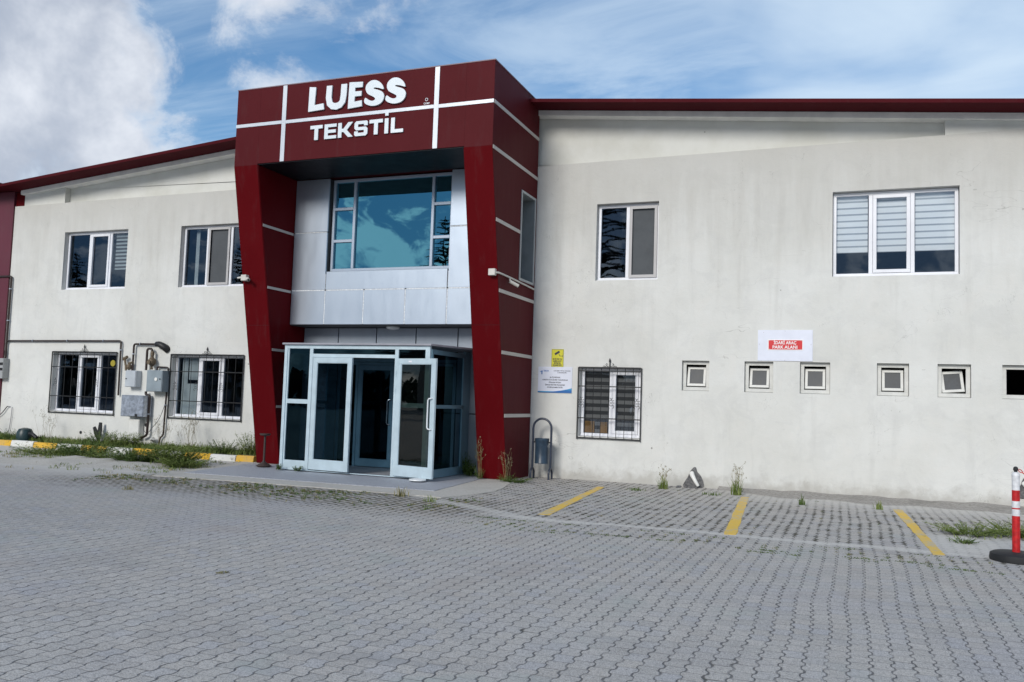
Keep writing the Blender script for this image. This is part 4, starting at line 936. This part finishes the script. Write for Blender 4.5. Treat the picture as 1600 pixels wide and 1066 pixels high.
# ================================================================== ASHTRAY STAND, DOOR WEIGHT
st = principled('brown_iron', (.05, .035, .03), .5, var=.3)
s = thing('ashtray_stand', 'rusty brown pedestal ashtray stand left of the porch', 'ashtray', (-11.6, -2.2, .04))
MB().lathe([(.16, 0), (.165, .012), (.10, .05), (.04, .085), (.025, .12)], (-11.6, -2.2, .04), 20).build('base', st, s, smooth=True)
MB().tube([(-11.6, -2.2, .1), (-11.6, -2.2, .70)], .025, 10).build('post', st, s)
MB().lathe([(.03, 0), (.09, .01), (.115, .03), (.115, .05), (.08, .045)], (-11.6, -2.2, .68), 18).build('tray', st, s, smooth=True)
s = MB().lathe([(.15, 0), (.165, .012), (.16, .03), (.08, .045), (.02, .05)], (-7.56, -2.9, .041), 24).build('door_weight', principled('white_plastic', (.78, .8, .8), .4), smooth=True, origin=(-7.56, -2.9, .041)); tag(s, 'round white plastic disc propping the open glass door', 'door stop')
# ================================================================== BOLLARD
bw = principled('bollard_white', (.70, .71, .73), .45, var=.14, vscale=22); br = principled('bollard_red', (.50, .010, .012), .45, var=.25, vscale=18); rub = principled('black_rubber', (.016, .017, .019), .7, var=.3)
for k, (bx, by) in enumerate(((1.745, -6.3), (3.7, -6.5))):
    s = thing('traffic_bollard', 'red and white plastic bollard post on a round black rubber base', 'bollard', (bx, by, 0))
    if k: s['label'] = 'second red and white bollard carrying the far end of the chain'
    L = [(0, 1), (.0, 1)]
    MB().lathe([(.265, 0), (.27, .02), (.262, .075), (.23, .092), (.06, .10)], (bx, by, 0), 32).build('rubber_base', rub, s, smooth=True)
    for a, b, mm, r_ in ((.095, .50, br, .041), (.50, .575, bw, .042), (.575, .59, br, .0425), (.59, .665, bw, .042), (.665, .785, br, .041), (.785, .93, bw, .04)):
        MB().lathe([(r_, a), (r_, b)], (bx, by, 0), 20).build('red_band' if mm is br else 'white_band', mm, s, smooth=True)
    MB().lathe([(.04, .93), (.043, .94), (.043, .96), (.03, .985), (.015, .99)], (bx, by, 0), 20).build('shoulder', bw, s, smooth=True)
    MB().lathe([(.018, .985), (.018, 1.0), (.027, 1.015), (.022, 1.04), (.008, 1.05)], (bx, by, 0), 14).build('cap', rub, s, smooth=True)
a, b = Vector((1.77, -6.3, 1.02)), Vector((3.68, -6.5, 1.02)); ch = MB(); ch2 = MB(); n = 48
for i in range(n):
    t = (i+.5)/n; p = a.lerp(b, t); p.z -= .42*(1-(2*t-1)**2); t2 = (i+1)/n
    d_ = (b-a)/n; slope_ = .42*4*(2*t-1)/n*1.0; dr = Vector((d_.x, d_.y, slope_*1)).normalized(); side_ = Vector((0, 1, 0)) if i % 2 else Vector((0, 0, 1)); side_ = (side_-dr*side_.dot(dr)).normalized()
    ring = [p+dr*(.027*math.cos(q))+side_*(.013*math.sin(q)) for q in [2*math.pi*j/8 for j in range(9)]]
    (ch if (i//4) % 2 else ch2).tube(ring, .005, 5, cap=False)
s = thing('barrier_chain', 'red and white plastic chain sagging from the bollard out of frame', 'chain', (2.7, -6.4, 0)); ch.build('white_links', bw, s); ch2.build('red_links', br, s)
# ================================================================== BROKEN WALL PATCHES WITH PIPE
mort = speck('mortar', (.10, .10, .105), (.20, .20, .20), (.06, .06, .06), 25, 1)
def patch(x, z, k, label):
    s = thing('drain_patch', label, 'drain outlet', (x, 0, 0))
    base = [(-.17, -.02), (-.15, .08), (-.12, .15), (-.08, .22), (-.06, .3), (.0, .36), (.06, .35), (.08, .28), (.12, .22), (.18, .16), (.2, .08), (.19, -.02)]
    P = [(x+a*k+random.uniform(-.012, .012), z+b*k+random.uniform(-.01, .01)) for a, b in base]
    mb = MB(); P2_ = smooth_closed(P, 3); mb.prism(P2_, 'y', -.02, .01)
    mb.prism([(x+a*k*.7, z+b*k*.7) for a, b in base], 'y', -.05, -.019)
    for i in range(26): 
        a = random.uniform(-.3, .22)*k; c = random.random()**2*.25*k
        mb.lathe([(.02, 0), (.03, .008), (.012, .025)], (x+a, -.06-c, .0), 6)
    mb.build('mortar_patch', mort, s)
    MB().tube([(x-.03*k, -.03, z+.25*k), (x+.0*k, -.09, z+.2*k), (x+.06*k, -.12, z+.1*k), (x+.12*k, -.13, z+.01*k)], .05*k, 12, .03*k).build('white_pipe', box_w, s, smooth=True)
patch(-2.9, .03, 1, 'broken dark mortar patch with white drain pipe under the wall between bays')
patch(2.88, .22, .95, 'mortar patch with white drain pipe behind the red and white bollard')
# ================================================================== PAINTED LINES
def line(pts, label):
    P = []
    n = 22
    (ax_, ay_), (bx_, by_), (cx_, cy_), (dx_, dy_) = pts
    for i in range(n+1): t = i/n; P.append((ax_+(dx_-ax_)*t+random.uniform(-.008, .008), ay_+(dy_-ay_)*t))
    for i in range(n, -1, -1): t = i/n; P.append((bx_+(cx_-bx_)*t+random.uniform(-.008, .008), by_+(cy_-by_)*t))
    o = MB().prism(P, 'z', .0005, .005).build('parking_line', yel_line, origin=(pts[0][0], pts[0][1], 0)); tag(o, label, 'road marking', 'yellow parking bay lines', 'structure')
line([(-4.53, -1.2), (-4.39, -1.2), (-3.96, -5.75), (-4.12, -5.8)], 'long yellow bay line nearest the litter bin')
line([(-1.83, -1.25), (-1.69, -1.25), (-1.33, -6.15), (-1.48, -6.2)], 'yellow bay line below the white board')
line([(.68, -1.55), (.82, -1.55), (1.03, -6.35), (.9, -6.4)], 'yellow bay line nearest the bollard')
# ================================================================== KERB
def NTH(i, dct):
    return dct[i] if i in dct else ('seventh', 'eighth', 'ninth', 'tenth', 'eleventh', 'twelfth', 'thirteenth', 'fourteenth', 'fifteenth')[i-6]+' from the portal pillar'
KX = [-12.62, -13.12, -13.86, -14.62, -15.42, -16.22, -17.05, -17.87, -18.7, -19.5, -20.3, -21.1, -21.9, -22.7, -23.5, -24.3]
for i, (a, b) in enumerate(zip(KX, KX[1:])):
    r1, r2 = random.uniform(-.01, .01), random.uniform(-.012, .008)
    mb = MB().prism([(-1.25+r1, -.02), (-1.23+r1, .11+r2), (-1.205+r1, .145+r2), (-1.10+r1, .145+r2), (-1.10+r1, -.02)], 'x', b+.008, a-.008)
    o = mb.build('kerb_block', kerb_y if i % 2 == 0 else kerb_w, bevel=.006, origin=((a+b)/2, -1.18, 0))
    where = NTH(i, {0: 'at the portal pillar foot', 1: 'next to the portal pillar', 2: 'under the right barred window', 3: 'by the side pipe foot', 4: 'below the cabinets', 5: 'behind the tall weeds'})
    tag(o, '%s painted kerb block %s' % ('yellow' if i % 2 == 0 else 'white', where), 'kerb block', 'striped yellow and white kerb blocks')
# ================================================================== RED BUILDING AT FAR LEFT
s = thing('red_building', 'dark red clad building at the far left end of the white wall', 'building', (-27, 0, 0))
mb = MB(); mb.box(-36, -22.36, -.04, 8, 0, 7.12); mb.build('wall', panel_mat('maroon_sheet', (.10, .012, .026), (.115, .015, .03), .4), s)
MB().box(-36, -22.2, -.65, 8, 7.14, 7.22).box(-36, -22.2, -.67, -.652, 7.12, 7.235).build('roof', redroof, s)
MB().box(-22.34, -22.02, .02, .1, 6.6, 7.08).build('side_flashing', red_deep, s)
# ================================================================== PLANTS
def blades(mb, x, y, z, n, h, rad, lean=.35, w_=.006, rng=random):
    for _ in range(n):
        a = rng.uniform(0, 6.283); r_ = rad*math.sqrt(rng.random()); px, py = x+r_*math.cos(a), y+r_*math.sin(a)
        hh = h*rng.uniform(.45, 1.1)*(1-.4*(r_/max(rad, .01))**2); b = rng.uniform(0, 6.283); ln = hh*lean*rng.uniform(.2, 1.6); ww = w_*rng.uniform(.7, 1.4)
        dxx, dyy = math.cos(b), math.sin(b); sx, sy = -dyy*ww, dxx*ww
        p = [(px+dxx*ln*t*t, py+dyy*ln*t*t, z+hh*(t-.25*t*t*lean)) for t in (0, .45, .8, 1)]
        i = len(mb.v)
        for k, q in enumerate(p[:3]): f_ = (1, .85, .5)[k]; mb.v += [(q[0]-sx*f_, q[1]-sy*f_, q[2]), (q[0]+sx*f_, q[1]+sy*f_, q[2])]
        mb.v.append(p[3]); mb.f += [(i, i+1, i+3, i+2), (i+2, i+3, i+5, i+4), (i+4, i+5, i+6)]
def leafy(mb, x, y, z, n, h, rad, ls=.03, rng=random):
    for _ in range(int(n*1.5)):
        a = rng.uniform(0, 6.283); r_ = rad*math.sqrt(rng.random()); top = Vector((x+1.5*r_*math.cos(a), y+1.5*r_*math.sin(a), z+h*rng.uniform(.5, 1))); bot = Vector((x+.5*r_*math.cos(a), y+.5*r_*math.sin(a), z))
        mb.tube([bot, bot.lerp(top, .5)+Vector((rng.uniform(-.02, .02), 0, .01)), top], .003, 3, .0015, cap=False)
        for k in range(int(12+h*24)):
            t = rng.uniform(.1, 1); c = bot.lerp(top, t); b = rng.uniform(0, 6.283); L = ls*rng.uniform(.6, 1.5)*(1.2-.6*t); up = rng.uniform(-.2, .7)
            d1 = Vector((math.cos(b), math.sin(b), up)).normalized()*L; d2 = Vector((-math.sin(b), math.cos(b), rng.uniform(-.3, .3))).normalized()*L*.3
            mb.quad(c, c+d1*.5+d2, c+d1, c+d1*.5-d2)
def stalks(mb, hd, x, y, z, n, h, rad, rng=random):
    for _ in range(n):
        a = rng.uniform(0, 6.283); p = Vector((x+rng.uniform(-rad, rad)*.4, y+rng.uniform(-rad, rad)*.4, z)); q = p+Vector((math.cos(a)*rad*rng.random(), math.sin(a)*rad*rng.random(), h*rng.uniform(.6, 1.05)))
        m_ = p.lerp(q, .5)+Vector((0, 0, .02)); mb.tube([p, m_, q], .0028, 4, .0012, cap=False)
        for k in range(rng.randint(2, 5)):
            c = p.lerp(q, rng.uniform(.45, 1)); e_ = c+Vector((rng.uniform(-.09, .09), rng.uniform(-.06, .06), rng.uniform(.03, .12))); mb.tube([c, e_], .002, 3, .001, cap=False)
            for _ in range(3):
                s_ = e_+Vector((rng.uniform(-.012, .012), rng.uniform(-.01, .01), rng.uniform(-.02, .02))); r_ = rng.uniform(.004, .009)
                hd.quad(s_+Vector((-r_, 0, 0)), s_+Vector((0, -r_*.4, r_*1.6)), s_+Vector((r_, 0, 0)), s_+Vector((0, r_*.4, -r_*1.6)))
def plant(name, label, cat, x, y, z, fn, group=None):
    s = thing(name, label, cat, (x, y, z), group); fn(s); return s
def clump(label, x, y, n, h, rad, mat=None, z=0, group='grass tufts on the paving', w_=.006, lean=.35):
    mb = MB(); blades(mb, x, y, z, n, h, rad, lean, w_); o = mb.build('grass_tuft', mat or grass_m, recalc=False, origin=(x, y, z)); tag(o, label, 'grass tuft', group); return o
# strip of ground cover behind and before the kerb (uncountable)
rg = random.Random(3)
for mat_, nm, seed, dens in ((grass_m, 'grass_strip', 5, 1), (grass_d, 'grass_strip', 6, 1)):
    mb = MB(); r_ = random.Random(seed)
    for _ in range(230):
        x = r_.uniform(-24, -12.7); y = r_.uniform(-1.05, -.12); k = .5+.5*noise.noise(Vector((x*.9, seed, 0)))
        if k < .33: continue
        blades(mb, x, y, .11, int(10+22*k), .08+.24*k, .14, .5, .006, r_)
    tag(mb.build(nm, mat_, recalc=False), 'weedy grass growing along the soil behind the striped kerb', 'grass', kind='stuff')
mb = MB(); mbd = MB(); mby = MB(); r_ = random.Random(11)
for _ in range(330):
    x = r_.uniform(-18.8, -12.3); yc = -2.7-.55*(x+15.5)*-.35; y = r_.gauss(-2.9-.25*(x+15.5), .75)
    if y > -1.3 or y < -5.8: continue
    k = .5+.5*noise.noise(Vector((x*.8, y*.9, 3)))
    (blades if r_.random() < .75 else blades)((mb, mbd, mby)[r_.choice((0, 0, 1, 2))], x, y, .0, int(6+14*k), .03+.10*k, .12, .6, .005, r_)
for q, m_ in ((mb, grass_m), (mbd, grass_d), (mby, grass_y)):
    tag(q.build('ground_weeds', m_, recalc=False), 'low weeds scattered over the dusty mound before the kerb', 'weeds', kind='stuff')
# joint weeds in paving before slab and along bays
mb = MB(); mb2 = MB(); r_ = random.Random(21)
for _ in range(1300):
    t = r_.random(); big_ = 1
    if t < .75: x, y = r_.uniform(-12.6, -5.4), r_.gauss(-5.45, .4); big_ = 1.7
    elif t < .72: continue
    elif t < .8: x, y = r_.uniform(-5.5, 1.5), r_.uniform(-6, -.6)
    else: x, y = r_.uniform(-4.5, 3), r_.gauss(-7.0, .18)
    if y > -4.85 and x < -5.7: continue
    x = (round(x/.132)+.0)*.132
    k = .5+.5*noise.noise(Vector((x, y*1.2, 8)))
    if k < .42: continue
    blades(mb if r_.random() < .55 else mb2, x, y, 0, int(4+7*k), (.014+.022*k)*big_, .035, 1.2, .003*big_, r_)
for _ in range(520):
    yy = r_.choice((-6.52, -7.15, -7.32)); x = r_.uniform(-5, 2.4); k = noise.noise(Vector((x*1.6, yy*4, 4)))
    if k < .08: continue
    blades(mb, x, yy+r_.gauss(0, .012)+.03*math.sin(x*2), 0, 7, .022, .04, 1.2, .0035, r_)
tag(mb.build('joint_weeds', grass_d, recalc=False), 'tiny weeds sprouting from joints of the paving', 'weeds', kind='stuff')
tag(mb2.build('joint_weeds', grass_y, recalc=False), 'dry little weeds in joints of the paving', 'weeds', kind='stuff')
# individual weeds
def bush(label, x, y, z, n, h, rad, mat, ls=.035, cat='weed', nm='leafy_weed', group='leafy weeds near the kerb'):
    mb = MB(); leafy(mb, x, y, z, n, h, rad, ls); blades(mb, x, y, z, n, h*.6, rad*1.2, .5, .005); o = mb.build(nm, mat, recalc=False, origin=(x, y, z)); tag(o, label, cat, group); return o
bush('big green leafy weed bush before the kerb under the cabinets', -13.35, -2.9, 0, 120, .5, .5, grass_m, .06)
bush('green weed bush just left of the biggest one', -14.2, -3.1, 0, 100, .38, .48, grass_d, .055)
bush('dark green low weed bush before the kerb near the left barred window', -16.3, -2.5, .02, 100, .36, .6, grass_d, .055)
bush('yellowish weed spreading right of the biggest bush', -12.85, -3.2, 0, 80, .24, .45, grass_m, .045)
bush('pale green low weed at the left end of the dusty mound', -17.3, -2.6, 0, 80, .24, .6, grass_m, .045)
bush('green leafy tangle between the two big weed bushes', -15.1, -2.9, 0, 60, .24, .5, grass_m, .05)
bush('bright green bush behind the kerb under the galvanised cabinet', -16.95, -.85, .1, 70, .42, .35, grass_m, .05)
bush('green bush behind the kerb, right under the low round vent cap', -17.9, -.6, .1, 40, .42, .3, grass_d, .045)
bush('green leafy weed behind the kerb beside the portal pillar', -13.15, -.6, .12, 60, .55, .3, grass_m, .045)
bush('low green weed behind the kerb under the right barred window', -13.9, -.7, .12, 50, .34, .35, grass_d, .04)
bush('small green weed behind the kerb left of the left barred window', -20.9, -.6, .12, 30, .3, .3, grass_d, .04)
def dry(label, x, y, z, n, h, rad, green=0):
    s = thing('dry_stalk_weed', label, 'weed', (x, y, z), 'tall dry stalk weeds'); mb, hd = MB(), MB(); stalks(mb, hd, x, y, z, n, h, rad)
    mb.build('stems', grass_y if green else stalk_m, s, recalc=False); hd.build('seed_heads', stalk_m, s, recalc=False)
    if green: g_ = MB(); leafy(g_, x, y, z, 8, h*.3, rad*.8, .03); g_.build('leaves', grass_d, s, recalc=False)
dry('bare dry stalks behind the kerb under the right barred window', -15.1, -.5, .12, 26, .95, .4)
dry('bare dry stalks beside the side pipe foot', -15.95, -.5, .12, 16, .75, .3)
dry('dry thin stalks left of the portal pillar', -12.75, -.4, .12, 16, .8, .25)
dry('dry twiggy stalks beside the dark rounded container', -19.9, -.5, .12, 14, .95, .45)
dry('thin dry stalks at the left edge by the wire', -22.2, -.6, .12, 10, .8, .3)
dry('tall seeding weed at the foot of the right portal pillar front', -6.9, -1.5, .02, 6, .8, .12, 1)
dry('tall reddish weed at the right corner of the portal pillar', -6.3, -1.5, .0, 8, .6, .16, 1)
bush('low green weed mat at the right portal pillar corner', -6.15, -1.5, 0, 40, .10, .28, grass_d, .03)
bush('green weed inside the porch corner by the grey panel', -7.3, -1.1, .04, 26, .3, .12, grass_d, .045)
bush('tall green weed at the porch side post', -7.5, -.85, .04, 12, .5, .07, grass_d, .04)
bush('small green weed at the left foot of the porch', -10.85, -2.68, .04, 14, .14, .06, grass_d, .03)
bush('small green weed under the porch leaf hinge', -10.42, -2.66, .04, 14, .11, .08, grass_d, .03)
clump('yellow green grass tuft on the concrete margin before the open door', -6.75, -5.0, 34, .2, .12, grass_y)
clump('small grass tuft in the paving right of the slab corner', -6.05, -5.4, 24, .13, .12, grass_m)
clump('little grass tuft alone on the paving far left', -10.6, -6.9, 26, .09, .10, grass_y)
for args in (('leafy grass clump between wall and second bay line', -1.95, -.95, 60, .42, .10), ('grass clump left of the mortar patch', -3.35, -.75, 50, .34, .10)):
    o = clump(args[0], args[1], args[2], args[3], args[4], args[5], grass_m); 
dry('seeding grass stalks beside the second bay line head', -1.95, -.9, 0, 9, .5, .12, 1)
dry('short seeding stalks beside the mortar patch', -3.35, -.7, 0, 7, .42, .1, 1)
clump('dark green tuft in the joints right of the second bay line', -.75, -1.9, 34, .22, .05, grass_d)
clump('small tuft touching the head of the third bay line', .45, -1.75, 30, .18, .08, grass_m)
clump('flat weed patch by the wall left of the mortar patch', -3.75, -1.4, 60, .07, .22, grass_d)
clump('flat weed at the foot of the second bay clump', -2.35, -1.25, 50, .08, .18, grass_d)
bush('yellow green weed patch spreading toward the bollard', 1.5, -4.2, 0, 60, .15, .42, grass_m, .035, group='weeds by the bollard')
bush('darker green weed patch just behind the bollard', 2.1, -4.0, 0, 70, .2, .4, grass_m, .035, group='weeds by the bollard')
bush('small weed tuft in the rough cement between patch and bollard', 1.35, -5.15, 0, 20, .07, .15, grass_d, .025, group='weeds by the bollard')
clump('dry twig of grass lying alone in the foreground paving', -5.15, -11.2, 40, .02, .06, grass_y, lean=2)
# small stone on kerb side
# ================================================================== TREES AND HOUSE BEHIND THE CAMERA (seen in the glass)
def conifer(x, y, h, seed, label):
    s = thing('conifer_tree', label, 'tree', (x, y, 0), 'conifers reflected in the window glass'); r_ = random.Random(seed)
    MB().tube([(x, y, 0), (x, y, h*.5), (x, y, h)], .24, 8, .02).build('trunk', bark_m, s)
    mb = MB(); z = h*.12
    while z < h*.985:
        t = (z-h*.12)/(h*.88); L0 = h*.27*(1-t)**.8+.15
        for k in range(r_.randint(5, 8)):
            a = r_.uniform(0, 6.283); L = L0*r_.uniform(.55, 1.15); tip = Vector((x+L*math.cos(a), y+L*math.sin(a), z+L*r_.uniform(-.12, .22))); b = Vector((x, y, z)); mid = b.lerp(tip, .5)+Vector((0, 0, L*.07)); mb.tube([b, mid, tip], .035*(1-t)+.012, 3, .008, cap=False)
            n_ = int(24+L*46)
            for _ in range(n_):
                u = r_.uniform(.12, 1); c = (b.lerp(mid, u*2) if u < .5 else mid.lerp(tip, u*2-1)); aa = a+r_.choice((-1, 1))*r_.uniform(.5, 1.3); l_ = (.16+.22*(1-u))*r_.uniform(.6, 1.3)*(L0/h*3.2+.35)
                e_ = c+Vector((math.cos(aa)*l_, math.sin(aa)*l_, r_.uniform(-.16, .12)*l_*2)); sd_ = Vector((-math.sin(aa), math.cos(aa), .5)).normalized()*.045
                mb.quad(c-sd_*.5, c.lerp(e_, .5)-sd_, e_, c.lerp(e_, .5)+sd_)
        z += h*.02*r_.uniform(.7, 1.3)
    mb.build('crown', conif_m, s, recalc=False)
conifer(-17.0, -40, 22, 1, 'tall dark conifer reflected in the tall window right of the portal')
conifer(-27.3, -40, 14.8, 2, 'dark conifer reflected in the right side of the bay window')
conifer(-47.2, -40, 13.8, 3, 'dark conifer reflected in the upper window beside the left portal pillar')
conifer(-65.5, -40, 14, 4, 'dark conifer reflected in the leftmost upper window')
conifer(1.6, -40, 10, 5, 'small conifer reflected under the blinds of the widest window')
hs_ = thing('white_house', 'pale gabled house across the yard, reflected in the leftmost window', 'house', (-72, -60, 0))
MB().prism([(-80, 0), (-80, 7.5), (-72, 11), (-64, 7.5), (-64, 0)], 'y', -70, -56).build('wall', principled('house_wall', (.2, .2, .2), .9, var=.1), hs_)
MB().prism([(-81, 7.3), (-72, 11.3), (-63, 7.3), (-63, 7.6), (-72, 11.7), (-81, 7.6)], 'y', -71, -55).build('roof', principled('house_roof', (.06, .05, .05), .8, var=.2), hs_)
mb = MB(); r_ = random.Random(9)  # tree belt out of view, added so the lower panes reflect something dark
for i in range(2600):
    x = r_.uniform(-150, 90); y = -78+r_.uniform(-5, 5); hh = 4.2+2.4*noise.noise(Vector((x*.09, 1, 0)))+1.2*noise.noise(Vector((x*.4, 1, 0))); z = r_.uniform(0, hh); q = r_.uniform(.5, 1.1)
    a = Vector((x, y, z)); mb.quad(a+Vector((-q, 0, -q*.4)), a+Vector((0, q*.4, -q)), a+Vector((q, 0, q*.5)), a+Vector((-.1, -q*.3, q)))
tag(mb.build('added_wood', conif_m, recalc=False), 'added belt of dark trees out of view, darkening the lower window reflections', 'trees', kind='stuff')
